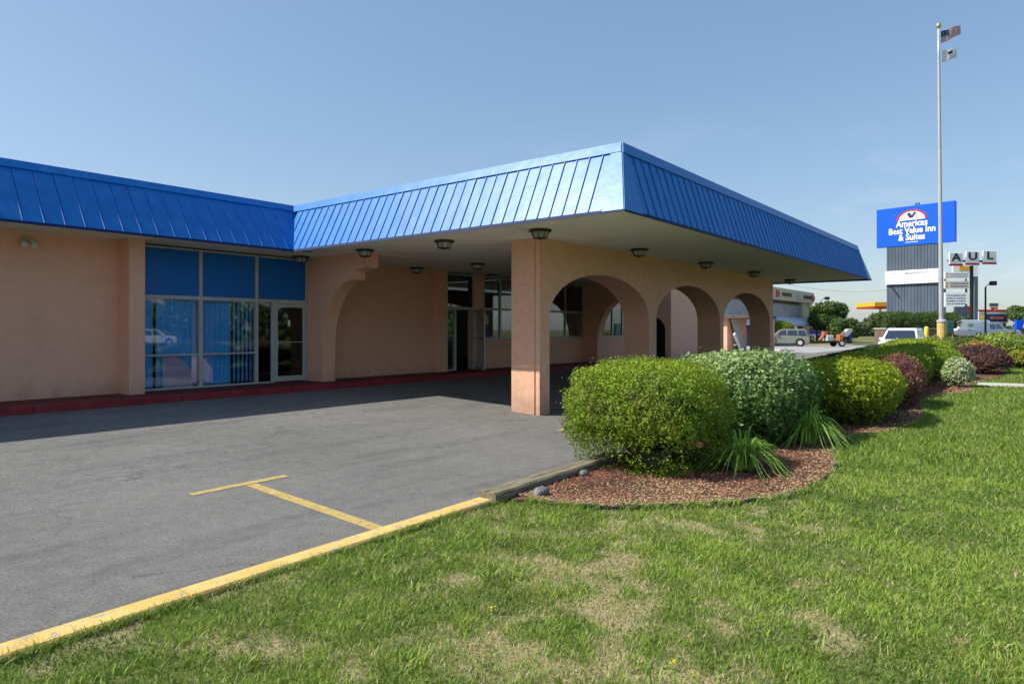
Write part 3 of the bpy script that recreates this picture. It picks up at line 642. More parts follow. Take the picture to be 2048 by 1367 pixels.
# stone in the bed
def rock(name, loc, s, label, m='stone', k=0):
    V = []; F_ = []; n, m2 = 12, 8
    for i in range(m2+1):
        for j in range(n):
            a = math.pi*i/m2; b = 2*math.pi*j/n; V.append((math.sin(a)*math.cos(b), math.sin(a)*math.sin(b), math.cos(a)))
    V = np.array(V); V = V*(1+.16*nz3(V, 2.2, k)[:, None]+.07*nz3(V, 6, k+2)[:, None])*np.array(s)
    for i in range(m2):
        for j in range(n): F_.append((i*n+j, (i+1)*n+j, (i+1)*n+(j+1) % n, i*n+(j+1) % n))
    return tag(put(name, npmesh(name, V, np.array(F_)), m, loc=loc), label, 'stone')
p = ground_at(1082, 992); rock('stone', (p.x, p.y, .105), (.10, .07, .055), 'grey fist-sized stone in the mulch by the end of the timber')
p = ground_at(1168, 952); rock('stone', (p.x, p.y, .10), (.07, .05, .045), 'small dark stone under the front bush', k=4)
# ------------------------------------------------------------------ path and lawn
mb = MB(); mb.add([(22.6, 1.55, .105), (24.4, -8, .105), (25.6, -8, .105), (23.9, 1.62, .105)], [(0, 1, 2, 3)]); mb.add([(22.6, 1.55, .0), (24.4, -8, .0), (25.6, -8, .0), (23.9, 1.62, .0)], [(3, 2, 1, 0)])
mb.f += [(0, 4, 5, 1), (3, 0, 4, 7)]; struct('path', mb, 'concrete')
def dryf(X, Y):
    X = np.asarray(X, float); Y = np.asarray(Y, float)
    v = .20*vn2(X, Y, 1.1, 1)+.36*vn2(X, Y, 3.0, 2)+.44*vn2(X, Y, 6, 3)+.24*vn2(X, Y, 13, 4)+.12*vn2(X, Y, 40, 5)
    v = v-.885+.26*np.exp(-((X-5.0)**2+(Y-2.1)**2)/3.0)+.20*np.exp(-((X-2.6)**2+(Y-2.0)**2)/2.5)-.028*np.clip(X-7, 0, 3)
    return np.clip(v*2.6, 0, .68)
KX = lambda x: 3.815+.022*x
def lawn_mask(X, Y):
    return (Y < np.where(X < 4.65, KX(X)-.01, 3.9)) & ~inpoly(X, Y, BP)
def lawn_z(X, Y): return .058+0*X+.012*nz3(np.stack([np.ravel(X), np.ravel(Y), 0*np.ravel(X)], 1), 1.2).reshape(np.shape(X))
V, F = grid_sheet(np.concatenate([np.linspace(-14, 16, 301), np.linspace(16.5, 48, 64)]), np.concatenate([np.linspace(-22, -3, 20), np.linspace(-2.9, 3.9, 72)]), lawn_z)
# clip lawn sheet against kerb line
cxy = V[F].mean(1); keep = (cxy[:, 1] < np.where(cxy[:, 0] < 4.7, KX(cxy[:, 0])+.06, 3.95)); F = F[keep]
V[:, 1] = np.where(V[:, 0] < 4.8, np.minimum(V[:, 1], KX(V[:, 0])+.03), V[:, 1])
struct('lawn', npmesh('lawn', V, F, {'dry': dryf(V[:, 0], V[:, 1])}), 'lawn_soil')
mb = MB(); mb.add([(48,-22,.03),(75,-22,.03),(75,3,.03),(48,4,.03)], [(0,1,2,3)]); mb.add([(96,-20,.0),(190,-20,0.),(190,60,.0),(96,60,.0)], [(0,1,2,3)]); struct('far_lawn', mb, 'far_ground')

def blades(X, Y, H, Wd, lean, seg2, tint, dry, z0):
    n = len(X); az = RNG.uniform(0, 2*np.pi, n); la = RNG.uniform(0, 2*np.pi, n)
    dx, dy = np.cos(az)*Wd/2, np.sin(az)*Wd/2; lx, ly = np.cos(la)*lean*H, np.sin(la)*lean*H
    b0 = np.stack([X-dx, Y-dy, z0], 1); b1 = np.stack([X+dx, Y+dy, z0], 1)
    zt = z0+H*np.sqrt(np.clip(1-lean**2*.6, .15, 1))
    if seg2:
        m0 = np.stack([X-dx*.8+lx*.35, Y-dy*.8+ly*.35, z0+(zt-z0)*.6], 1); m1 = np.stack([X+dx*.8+lx*.35, Y+dy*.8+ly*.35, z0+(zt-z0)*.6], 1)
        tp = np.stack([X+lx, Y+ly, zt], 1); V = np.stack([b0, b1, m0, m1, tp], 1).reshape(-1, 3); i = np.arange(n)[:, None]*5
        F = np.concatenate([i+np.array([[0, 1, 3]]), i+np.array([[0, 3, 2]]), i+np.array([[2, 3, 4]])]); k = 5
    else:
        tp = np.stack([X+lx, Y+ly, zt], 1); V = np.stack([b0, b1, tp], 1).reshape(-1, 3); F = np.arange(n)[:, None]*3+np.array([[0, 1, 2]]); k = 3
    return V, F, np.repeat(tint, k), np.repeat(dry, k)
def make_grass():
    parts = []
    def sample(r0, r1, dens, exp=0):
        A = (r1**2-r0**2)*R(100)/2; n = int(A*dens); u = RNG.uniform(0, 1, n)
        r = np.sqrt(r0**2+u*(r1**2-r0**2)) if exp == 0 else r0*(r1/r0)**u
        a = YAW+RNG.uniform(R(-48), R(52), n); X, Y = r*np.sin(a), r*np.cos(a); k = lawn_mask(X, Y); k &= ~((X > 22.3) & (Y < 1.7) & (X-22.6+(Y-1.55)*.19 > 0) & (X-23.9+(Y-1.6)*.19 < 0)); return X[k], Y[k], r[k]
    for (r0, r1, dens, seg2) in ((2.0, 5.2, 9500, True), (5.2, 8.5, 5200, True)):
        X, Y, r = sample(r0, r1, dens); d = dryf(X, Y); n = len(X)
        dry = (RNG.uniform(0, 1, n) < .07+.80*d)*RNG.uniform(.6, 1, n)
        cl = np.clip(1.5*(.55*vn2(X, Y, 3.2, 6)+.45*vn2(X, Y, 9, 7))-.25, 0, 1)
        H = (RNG.uniform(.014, .040, n)+.028*np.clip(cl, 0, 1)**2)*(1-.5*d); Wd = RNG.uniform(.0035, .007, n)*(1+.12*(r-4))
        parts.append(blades(X, Y, H, Wd, RNG.uniform(.3, 1.05, n), seg2, np.clip(-.02+.75*cl+.35*vn2(X, Y, 1.7, 3)+RNG.normal(0, .22, n), 0, 1), dry, lawn_z(X, Y)-.004))
    # longer bright weeds in clumps
    X0, Y0, r = sample(2.2, 12, 5.5); k = RNG.uniform(size=len(X0)) < .9; X0, Y0 = X0[k], Y0[k]
    cnt = 30; X = np.repeat(X0, cnt)+RNG.normal(0, .05, len(X0)*cnt); Y = np.repeat(Y0, cnt)+RNG.normal(0, .05, len(X0)*cnt); n = len(X); ok = lawn_mask(X, Y); X, Y = X[ok], Y[ok]; n = len(X)
    parts.append(blades(X, Y, RNG.uniform(.035, .085, n), RNG.uniform(.006, .013, n), RNG.uniform(.4, 1.15, n), True, np.clip(.70+RNG.normal(0, .2, n), 0, 1), (RNG.uniform(0, 1, n) < .04)*.8, lawn_z(X, Y)-.004))
    # tufts hanging over the kerb and edging
    X = RNG.uniform(-3, 4.66, 9000); Y = KX(X)-.012+RNG.normal(0, .018, 9000); Y = np.minimum(Y, KX(X)+.0); n = len(X); cl = nz3(np.stack([X, 0*X, 0*X], 1), 9, 2) > -.15; X, Y = X[cl], Y[cl]; n = len(X)
    parts.append(blades(X, Y, RNG.uniform(.04, .085, n), RNG.uniform(.004, .008, n), RNG.uniform(.3, 1, n), True, RNG.uniform(.3, .9, n), (RNG.uniform(0, 1, n) < .12)*.9, .05+0*X))
    # ragged grass leaning over the bed edging
    i_ = RNG.integers(0, len(EA)-1, 9000); t_ = RNG.uniform(0, 1, 9000); q_ = EA[i_]*(1-t_)[:, None]+EA[i_+1]*t_[:, None]; X = q_[:, 0]+RNG.normal(0, .022, 9000); Y = q_[:, 1]+RNG.normal(-.018, .022, 9000); m_ = (X < 24) & (vn2(X, Y, 5, 2) > .3); X, Y = X[m_], Y[m_]; n = len(X)
    parts.append(blades(X, Y, RNG.uniform(.04, .085, n), RNG.uniform(.004, .008, n)*(1+.06*X), RNG.uniform(.3, 1, n), True, RNG.uniform(.2, .9, n), (RNG.uniform(0, 1, n) < .2)*.9, .055+0*X))
    for (r0, r1, dens) in ((8.5, 15, 2300), (15, 26, 900), (26, 46, 260)):
        X, Y, r = sample(r0, r1, dens); d = dryf(X, Y); n = len(X); P = np.stack([X, Y, 0*X], 1); cl = .5+.5*nz3(P, 4, 3)
        parts.append(blades(X, Y, RNG.uniform(.045, .085, n)*(1-.3*d)*(1+.01*r), RNG.uniform(.0012, .0022, n)*r, RNG.uniform(.3, 1.0, n), False, np.clip(.3+.3*cl+RNG.normal(0, .2, n), 0, 1), (RNG.uniform(0, 1, n) < .06+.8*d)*RNG.uniform(.6, 1, n), lawn_z(X, Y)-.004))
    Vs, Fs, T, D = [], [], [], []; o = 0
    for V, F, t, d in parts: Vs.append(V); Fs.append(F+o); o += len(V); T.append(t); D.append(d)
    me = npmesh('grass', np.concatenate(Vs), np.concatenate(Fs), {'tint': np.concatenate(T), 'dry': np.concatenate(D)})
    tag(put('grass', me, 'grass_blade'), 'patchy green lawn grass with dry straw-coloured patches', 'grass', kind='stuff')
make_grass()
# yellow flowers in the lawn
def leaf_cards(P, N, size, asp, tint, jit=.7):
    """P (n,3) centres, N (n,3) facing; returns quads"""
    n = len(P); N = N+RNG.normal(0, jit, (n, 3)); N /= np.linalg.norm(N, axis=1)[:, None]+1e-9
    A = np.cross(N, RNG.normal(size=(n, 3))); A /= np.linalg.norm(A, axis=1)[:, None]+1e-9; B_ = np.cross(N, A)
    s = (size*RNG.uniform(.65, 1.3, n))[:, None]; a = A*s; b = B_*s*asp
    V = np.stack([P-a, P-b*.9+a*.1, P+a, P+b*.9+a*.1], 1).reshape(-1, 3); F = np.arange(n)[:, None]*4+np.array([[0, 1, 2, 3]])
    return V, F, np.repeat(tint, 4)
for (px, py) in ((985, 1218), (1385, 1352), (1345, 1330)):
    q = ground_at(px, py, .09); P = np.array([[q.x, q.y, .10]])+RNG.normal(0, .008, (9, 3)); V, F, T = leaf_cards(P, np.tile([0, 0, 1.], (9, 1)), .008, .7, RNG.uniform(0, 1, 9))
    c = np.array([q.x, q.y, .05]); fl = put('flower', npmesh('flower', V-c, F, {'tint': T}), 'petal_yellow', loc=tuple(c))
    tag(fl, {985: 'yellow dandelion bloom alone in the middle of the lawn', 1385: 'yellow bloom nearest the bottom edge of the lawn', 1345: 'yellow bloom just behind another near the bottom edge of the lawn'}[px], 'flower', 'yellow blooms in the lawn')
    f = MB(); f.tube([(0, 0, 0), (.004, .003, .05)], .0025, 5); put('stem', f, 'green', fl)
# mulch chips
def mulch():
    n = 110000; X = 5+20*RNG.uniform(0, 1, n)**1.8; Y = RNG.uniform(1.2, 4.3, n); k = inpoly(X, Y, BP); X, Y = X[k], Y[k]; n = len(X)
    P = np.stack([X, Y, .078+RNG.uniform(0, .018, n)], 1); N = np.tile([0, 0, 1.], (n, 1)); V, F, T = leaf_cards(P, N, .0145*(1+.06*(X-5)), .28, RNG.uniform(0, 1, n), .35)
    de = edge_dist(X, Y, EA); straw = (RNG.uniform(0, 1, n) < .85*np.exp(-de/.38)+.5*np.exp(-((X-6.2)**2+(Y-2.9)**2)/.35)+.04*(nz3(P, 2.5, 6) > .2)).astype(int)
    leafmat('mulch_red', (.10, .04, .03), (.36, .12, .08), (.05, .032, .025), 0, .9, 1.6); leafmat('mulch_straw', (.40, .27, .13), (.58, .42, .24), None, 0, .9)
    tag(put('mulch', npmesh('mulch', V, F, {'tint': T}, ['mulch_red', 'mulch_straw'], straw)), 'reddish bark mulch with straw litter around the shrubs', 'mulch', kind='stuff')
mulch()

# ------------------------------------------------------------------ shrubs
def crown(name, c, rad, n, size, asp, mats, fm=None, tuft=.10, ts=3.2, flat=.0, low=.15, depth=.25, k=0, parent=None, jit=.75, gaps=0.0, clump=.05, taper=0.0, bites=(), newg=.0, stray=.0):
    """foliage mass of leaf-sized faces through the outer shell of a lumpy dome; c = base centre, rad = (rx, ry, h)"""
    D = RNG.normal(size=(n, 3)); D[:, 2] = np.abs(D[:, 2])*1.0-low*np.abs(RNG.normal(size=n)); D /= np.linalg.norm(D, axis=1)[:, None]
    if gaps:
        keep = nz3(D, 3.6, k+4) > -1+gaps; D = D[keep]; n = len(D)
    h2 = rad[2]
    lump = 1+tuft*nz3(D, ts, k)+tuft*.5*nz3(D, ts*2.6, k+3)+clump*nz3(D, ts*7, k+5)
    u = 1-depth*RNG.uniform(0, 1, n)**1.6
    q_ = 2+1.6*flat; Ds = D/((np.abs(D)**q_).sum(1)**(1/q_))[:, None]
    if stray: u = u+np.where(RNG.uniform(size=n) < stray, RNG.uniform(.02, .13, n), 0)
    P = Ds*lump[:, None]*u[:, None]*np.array([rad[0], rad[1], h2*.60]); P[:, 2] += h2*.42
    if taper: P[:, :2] *= (1-taper*np.clip(1-P[:, 2]/(h2*.62), 0, 1)**1.3)[:, None]
    if bites:
        ok = np.ones(n, bool)
        for (az_, z_, wa, wz, pr) in bites:
            da = np.angle(np.exp(1j*(np.arctan2(P[:, 1], P[:, 0])-az_))); q = np.exp(-(da/wa)**2-((P[:, 2]-z_*h2)/(wz*h2))**2)*(1+.6*nz3(P, 9, k+1)); ok &= RNG.uniform(size=n) > pr*q
        P, D = P[ok], D[ok]; n = len(P)
    P[:, 2] = np.maximum(P[:, 2], .02); V, F, T = leaf_cards(P, D, size, asp, np.clip(.48+newg*(D[:, 2]-.3)+.25*nz3(P, 4, k)+RNG.normal(0, .25, n), 0, 1), jit)  # leaf tint rises towards the top of the crown
    m_i = None
    if fm is not None: m_i = fm(P, D)
    return put(name, npmesh(name, V, F, {'tint': T}, mats, m_i), None, parent)
def stems(rad, n, m='twig', r=.008, k=0, top=.7):
    f = MB(); rs = random.Random(k)
    for i in range(n):
        a = rs.uniform(0, 6.28); q = rs.uniform(.3, .85); b = rs.uniform(0, .12); pts = []
        for j in range(5):
            t = j/4; pts.append((math.cos(a)*(b+(rad[0]*q-b)*t**.8)+rs.uniform(-.02, .02), math.sin(a)*(b+(rad[1]*q-b)*t**.8)+rs.uniform(-.02, .02), rad[2]*top*t*rs.uniform(.85, 1.1)))
        f.tube(pts, [r*(1.6-1.1*j/4) for j in range(5)], 5, False)
    return f
def core(rad, k=0, s=.80, z=.06):  # closed lump added inside a shrub to block sun through the leaves
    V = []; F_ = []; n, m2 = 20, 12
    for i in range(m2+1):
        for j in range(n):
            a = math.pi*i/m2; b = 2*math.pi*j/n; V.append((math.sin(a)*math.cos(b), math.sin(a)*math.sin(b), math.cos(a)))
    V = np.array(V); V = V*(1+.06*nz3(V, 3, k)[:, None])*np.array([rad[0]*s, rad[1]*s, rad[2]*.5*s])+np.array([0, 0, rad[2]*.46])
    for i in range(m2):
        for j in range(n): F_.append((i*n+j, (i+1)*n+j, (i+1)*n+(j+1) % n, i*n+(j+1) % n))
    return npmesh('shade_core', V, np.array(F_))
mat('core_shade', (.012, .022, .006), (.03, .05, .012), 20, .9)  # near-black fill colour stands for the shade inside foliage
def shrub(xy, rad, n, size, mats, label, k=0, rot=0, ntw=26, corem='core_shade', cs=.80, **kw):
    t = empty('shrub', (xy[0], xy[1], .07), rot, label, 'shrub', 'clipped shrubs in the planting bed')
    crown('foliage', None, rad, n, size, kw.pop('asp', .55), mats, parent=t, k=k, **kw)
    put('branches', stems(rad, ntw, k=k), 'twig', t)
    if cs: put('shade_core', core(rad, k, cs), corem, t)
    return t
def rimfm(P, D): return (nz3(P, 5, 2) > 1.1).astype(int)
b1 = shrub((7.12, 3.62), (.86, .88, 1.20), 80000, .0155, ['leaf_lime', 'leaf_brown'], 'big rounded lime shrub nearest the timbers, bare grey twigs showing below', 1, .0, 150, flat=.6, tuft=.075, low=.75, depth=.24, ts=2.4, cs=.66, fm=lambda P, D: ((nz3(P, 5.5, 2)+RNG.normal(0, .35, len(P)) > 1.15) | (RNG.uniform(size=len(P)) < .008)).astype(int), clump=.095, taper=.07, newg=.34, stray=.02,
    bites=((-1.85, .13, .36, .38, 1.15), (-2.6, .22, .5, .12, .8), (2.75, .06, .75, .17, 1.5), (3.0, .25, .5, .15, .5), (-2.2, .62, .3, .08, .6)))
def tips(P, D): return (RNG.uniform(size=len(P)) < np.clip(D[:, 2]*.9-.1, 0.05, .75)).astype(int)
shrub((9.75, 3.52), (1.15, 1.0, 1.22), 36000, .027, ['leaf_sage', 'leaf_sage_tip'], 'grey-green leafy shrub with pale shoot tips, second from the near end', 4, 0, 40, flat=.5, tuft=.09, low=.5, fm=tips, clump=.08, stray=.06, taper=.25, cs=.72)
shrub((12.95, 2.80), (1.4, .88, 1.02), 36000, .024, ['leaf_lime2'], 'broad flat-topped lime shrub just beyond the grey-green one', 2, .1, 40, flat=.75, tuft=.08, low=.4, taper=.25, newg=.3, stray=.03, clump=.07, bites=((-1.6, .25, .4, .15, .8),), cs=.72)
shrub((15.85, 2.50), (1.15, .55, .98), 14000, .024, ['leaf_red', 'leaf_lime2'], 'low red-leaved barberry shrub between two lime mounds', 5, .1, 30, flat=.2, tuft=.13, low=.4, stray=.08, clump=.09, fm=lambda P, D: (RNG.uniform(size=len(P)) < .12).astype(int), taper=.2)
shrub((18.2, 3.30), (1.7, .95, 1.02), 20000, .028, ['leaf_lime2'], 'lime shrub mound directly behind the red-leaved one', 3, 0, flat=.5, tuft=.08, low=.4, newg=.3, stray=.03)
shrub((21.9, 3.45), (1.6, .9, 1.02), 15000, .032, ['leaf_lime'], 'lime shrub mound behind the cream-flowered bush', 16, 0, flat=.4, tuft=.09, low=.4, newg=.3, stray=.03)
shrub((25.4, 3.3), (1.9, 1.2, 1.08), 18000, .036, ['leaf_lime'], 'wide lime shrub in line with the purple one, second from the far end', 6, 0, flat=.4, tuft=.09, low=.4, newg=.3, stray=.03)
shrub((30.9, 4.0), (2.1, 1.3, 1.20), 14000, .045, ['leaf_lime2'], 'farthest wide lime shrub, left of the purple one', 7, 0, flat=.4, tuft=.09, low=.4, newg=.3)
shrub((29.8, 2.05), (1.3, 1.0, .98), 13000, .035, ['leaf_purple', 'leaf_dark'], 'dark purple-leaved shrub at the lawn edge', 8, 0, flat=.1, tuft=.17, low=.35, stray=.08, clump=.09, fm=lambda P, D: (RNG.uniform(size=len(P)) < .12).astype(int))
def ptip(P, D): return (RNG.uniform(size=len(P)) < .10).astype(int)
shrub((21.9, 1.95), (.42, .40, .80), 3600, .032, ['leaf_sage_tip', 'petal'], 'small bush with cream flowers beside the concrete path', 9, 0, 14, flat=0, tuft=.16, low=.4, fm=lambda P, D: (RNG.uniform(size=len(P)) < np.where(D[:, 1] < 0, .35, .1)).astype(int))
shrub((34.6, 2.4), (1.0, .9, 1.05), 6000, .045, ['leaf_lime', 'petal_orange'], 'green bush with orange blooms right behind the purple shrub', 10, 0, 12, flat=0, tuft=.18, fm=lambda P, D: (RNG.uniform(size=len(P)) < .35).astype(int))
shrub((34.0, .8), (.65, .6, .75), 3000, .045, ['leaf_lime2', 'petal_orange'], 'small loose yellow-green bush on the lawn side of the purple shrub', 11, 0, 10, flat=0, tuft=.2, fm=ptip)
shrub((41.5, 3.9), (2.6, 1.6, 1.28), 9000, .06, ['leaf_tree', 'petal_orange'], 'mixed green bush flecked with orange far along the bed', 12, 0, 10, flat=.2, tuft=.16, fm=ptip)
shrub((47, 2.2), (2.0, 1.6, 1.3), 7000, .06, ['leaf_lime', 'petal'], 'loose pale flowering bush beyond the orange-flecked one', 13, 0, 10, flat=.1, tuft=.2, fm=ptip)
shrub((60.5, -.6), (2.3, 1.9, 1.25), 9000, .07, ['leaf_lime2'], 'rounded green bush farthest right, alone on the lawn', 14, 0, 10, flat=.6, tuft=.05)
# long hedge along the parking lot, canopy shadow put into its dark leaves
t = empty('hedge', (32, 5.6, 0), R(2.5), 'long hedge darkened for canopy shade, running behind the lime shrubs along the parking lot', 'hedge')
n = 52000; s = RNG.uniform(-13, 13, n); a = RNG.uniform(-.35, math.pi+.35, n); base = np.stack([s, 0*s, a], 1)
rr = 1+.07*nz3(base*np.array([1, 1, 1.5]), 1.6, 3)+.04*nz3(base*np.array([1, 1, 1.5]), 5, 4); dd = 1-.2*RNG.uniform(0, 1, n)**1.6
P = np.stack([s, np.cos(a)*.75*rr*dd, np.maximum(.02, .45+np.sin(a)*(.55+.015*s)*rr*dd)], 1); N = np.stack([0*s, np.cos(a), np.sin(a)], 1)
V, F, T = leaf_cards(P, N, .04, .55, RNG.uniform(0, 1, n), .7); put('foliage', npmesh('foliage', V, F, {'tint': T}), 'leaf_dark', t)
f = MB(); f.box(-12.9, 12.9, -.5, .5, .05, .78); put('shade_core', f, 'core_shade', t)  # dark filler box added so sun does not pass through the hedge
# day lilies
def lily(xy, r, h, n, label, k):
    rs = random.Random(k); V = []; F_ = []; T = []
    for i in range(n):
        a = rs.uniform(0, 6.28); b = rs.uniform(0, .13); Lh = h*rs.uniform(.55, 1.1); out_ = r*rs.uniform(.15, 1.1); wd = rs.uniform(.009, .017); tt = min(1, max(0, rs.gauss(.5, .25)))
        ax, ay = math.cos(a), math.sin(a); o0 = len(V); tw = rs.uniform(-.3, .3)
        for j in range(8):
            t = j/7; x = b+out_*t**1.5; z = Lh*(1.55*t-1.15*t*t*(.6+.8*out_/r)) ; z = max(z, .01); w2 = wd*(1-.85*t**2)
            cx, cy = ax*x-ay*tw*t*.1, ay*x+ax*tw*t*.1; V += [(cx-ay*w2, cy+ax*w2, z), (cx, cy, z-.003), (cx+ay*w2, cy-ax*w2, z)]; T += [tt]*3
        for j in range(7):
            q = o0+3*j; F_ += [(q, q+1, q+4, q+3), (q+1, q+2, q+5, q+4)]
    o = put('day_lily', npmesh('day_lily', np.array(V), np.array(F_), {'tint': np.array(T)}), 'leaf_lily', loc=(xy[0], xy[1], .07)); return tag(o, label, 'plant', 'clumps of strap-leaved lilies')
lily((7.50, 2.68), .50, .62, 190, 'clump of arching strap leaves nearest the lawn, beside the big lime shrub', 3)
lily((9.75, 2.58), .60, .80, 240, 'larger clump of arching strap leaves in front of the grey-green shrub', 5)
lily((8.7, 3.0), .30, .28, 90, 'low dark clump of strap leaves between the two larger clumps', 8)
t = ground_at(1395, 905); 

# ------------------------------------------------------------------ vehicles (local: x forward, y left, z up)
def wheel(parent, x, y, r=.34, w_=.22):
    f = MB(); f.tube([(x, y-w_/2, r), (x, y-w_/2+.03, r), (x, y+w_/2-.03, r), (x, y+w_/2, r)], [r*.9, r, r, r*.9], 20); wo = put('wheel', f, 'tyre', parent)
    s = 1 if y > 0 else -1; f = MB(); f.tube([(x, y+s*(w_/2-.01), r), (x, y+s*(w_/2+.012), r)], [r*.62, r*.56], 14); put('rim', f, 'rim', wo)
def body_mesh(prof, hw, tumble, belt):
    """side profile (x,z) loop extruded across with inset above the belt line"""
    f = MB(); n = len(prof)
    def y_(z): return hw-(tumble*(z-belt) if z > belt else .10*max(0, (.42-z)))
    L_ = [(x, y_(z), z) for x, z in prof]; Rr = [(x, -y_(z), z) for x, z in prof]
    f.add(L_+Rr, [tuple(range(n)), tuple(range(2*n-1, n-1, -1))]+[(i, n+i, n+(i+1) % n, (i+1) % n) for i in range(n)]); return f
def vehicle(name, loc, rz, paint, prof, hw, belt, wins, L_, wheels, label, cat, tumble=.28, lights=True, extras=None, group=None, wr=.34):
    t = empty(name, loc, rz, label, cat, group)
    bd = put('body', body_mesh(prof, hw, tumble, belt), paint, t)
    m_ = bd.modifiers.new('bevel', 'BEVEL'); m_.width = .05; m_.segments = 2; m_.limit_method = 'ANGLE'; m_.angle_limit = R(25)
    for wx in wheels:
        for s in (1, -1): 
            f = MB(); f.tube([(wx, s*(hw-.04), wr+.02), (wx, s*(hw+.004), wr+.02)], wr*1.17, 20); put('wheel_arch', f, 'black_metal', t); wheel(t, wx, s*(hw-.09), wr)
    def y_(z): return hw-(tumble*(z-belt) if z > belt else 0)
    for poly in wins:
        for s in (1, -1):
            f = MB(); P = [Vector((x, s*(y_(z)+.004), z)) for x, z in poly]; f.prism(P if s > 0 else P[::-1], (0, s*.006, 0)); put('side_window', f, 'car_glass', t)
    return t, bd
def slab(parent, name, pts, m, d):
    f = MB(); f.prism([Vector(p) for p in pts], d); return put(name, f, m, parent)
# beige SUV, rear towards camera-right
SUVP = [(-2.25,.35),(-2.3,.6),(-2.28,.95),(-2.12,1.10),(-1.92,1.68),(-1.75,1.75),(.25,1.74),(.55,1.62),(1.15,1.10),(2.1,.98),(2.25,.85),(2.28,.4),(2.1,.28),(-2.1,.28)]
SUVW = [[(-1.98,1.12),(-1.8,1.6),(-1.25,1.62),(-1.2,1.12)],[(-1.1,1.12),(-1.1,1.62),(-.25,1.62),(-.2,1.12)],[(-.1,1.12),(-.12,1.62),(.28,1.62),(.85,1.12)]]
def suv(loc, rz, paint, label, group=None):
    t, bd = vehicle('parked_suv', loc, rz, paint, SUVP, .90, 1.08, SUVW, 4.5, (-1.4, 1.42), label, 'car', group=group, wr=.37)
    slab(t, 'rear_window', [(-2.13,.72,1.14),(-2.13,-.72,1.14),(-1.96,-.62,1.62),(-1.96,.62,1.62)], 'car_glass', (-.012,0,.004))
    slab(t, 'windscreen', [(1.16,-.76,1.13),(1.16,.76,1.13),(.62,.64,1.60),(.62,-.64,1.60)], 'car_glass', (.012,0,.012))
    for s in (1, -1):
        f = MB(); f.box(-2.315,-2.27,min(s*.66,s*.88),max(s*.66,s*.88),.78,1.08); put('tail_light', f, 'red', t)
        f = MB(); f.box(2.24,2.29,min(s*.5,s*.85),max(s*.5,s*.85),.66,.84); put('headlight', f, 'lamp_glass', t)
        f = MB(); f.box(.62,.78,min(s*.9,s*1.08),max(s*.9,s*1.08),1.08,1.22); put('mirror', f, paint, t)
        f = MB(); f.tube([(-1.6,s*.6,1.76),(-1.5,s*.6,1.82),(.0,s*.6,1.82),(.1,s*.6,1.76)], .02, 6); put('roof_rail', f, 'black_metal', t)
    f = MB(); f.box(-2.40,-2.28,-.86,.86,.36,.58); put('bumper', f, 'black_metal', t); f = MB(); f.box(2.25,2.34,-.86,.86,.32,.56); put('bumper', f, 'black_metal', t)
    f = MB(); f.box(2.28,2.30,-.45,.45,.66,.82); put('grille', f, 'chrome', t); f = MB(); f.box(-2.31,-2.29,-.25,.25,.68,.82); put('number_plate', f, 'white', t)
    return t
p = at(1570, 69); suv((p.x, p.y, 0), math.pi-YAW-.38+0, 'car_beige', 'beige-green SUV parked past the arcade, seen from the rear side')
p = at(1806, 38.5); suv((p.x, p.y, 0), math.pi+R(90)-YAW-R(38), 'car_white', 'white SUV facing the camera behind the long hedge')
suv((32.5, -46, -.02), R(4), 'car_white', 'white SUV on the road behind the viewer, seen as a reflection', None)
suv((12, -27, -.02), R(180), 'car_silver', 'silver SUV on the road behind the viewer, seen as a reflection', None)
# white work van with green emblem
VP_ = [(-2.7,.35),(-2.75,.6),(-2.72,1.9),(-2.6,2.08),(.9,2.08),(1.15,2.0),(1.75,1.28),(2.55,1.12),(2.75,.95),(2.78,.45),(2.6,.3),(-2.5,.3)]
VW_ = [[(.05,1.3),(.05,1.85),(.75,1.85),(.8,1.3)],[(.95,1.3),(.93,1.82),(1.15,1.8),(1.5,1.3)]]
p = at(1946, 71); vt, bd = vehicle('work_van', (p.x, p.y, .6), -YAW+.22, 'car_white', VP_, 1.0, 1.2, VW_, 5.4, (-1.6, 1.9), 'white work van with green lettering behind the flagpole', 'van', tumble=.12, wr=.38)
for s in (1, -1):
    slab(vt, 'rear_window', [(-2.755,s*.1,1.3),(-2.755,s*.75,1.3),(-2.745,s*.72,1.8),(-2.745,s*.1,1.8)][::s], 'car_glass', (-.01,0,0))
    f = MB(); f.box(-2.8,-2.73,min(s*.82,s*.96),max(s*.82,s*.96),.8,1.15); put('tail_light', f, 'red', vt)
slab(vt, 'windscreen', [(1.74,-.82,1.32),(1.74,.82,1.32),(1.2,.78,1.95),(1.2,-.78,1.95)], 'car_glass', (.012,0,.012))
f = MB(); f.box(-2.85,-2.72,-.95,.95,.38,.6); put('bumper', f, 'orange', vt, label='orange rear bumper')
for ch, xx in (('W', -1.35), ('H', -.75)): put('lettering', text(ch, .62, .01, .01), 'green', vt, (xx, -1.02, 1.48))
f = MB(); f.box(-1.7,-.4,-1.006,-1.001,1.02,1.07); put('stripe', f, 'sign_grey', vt)
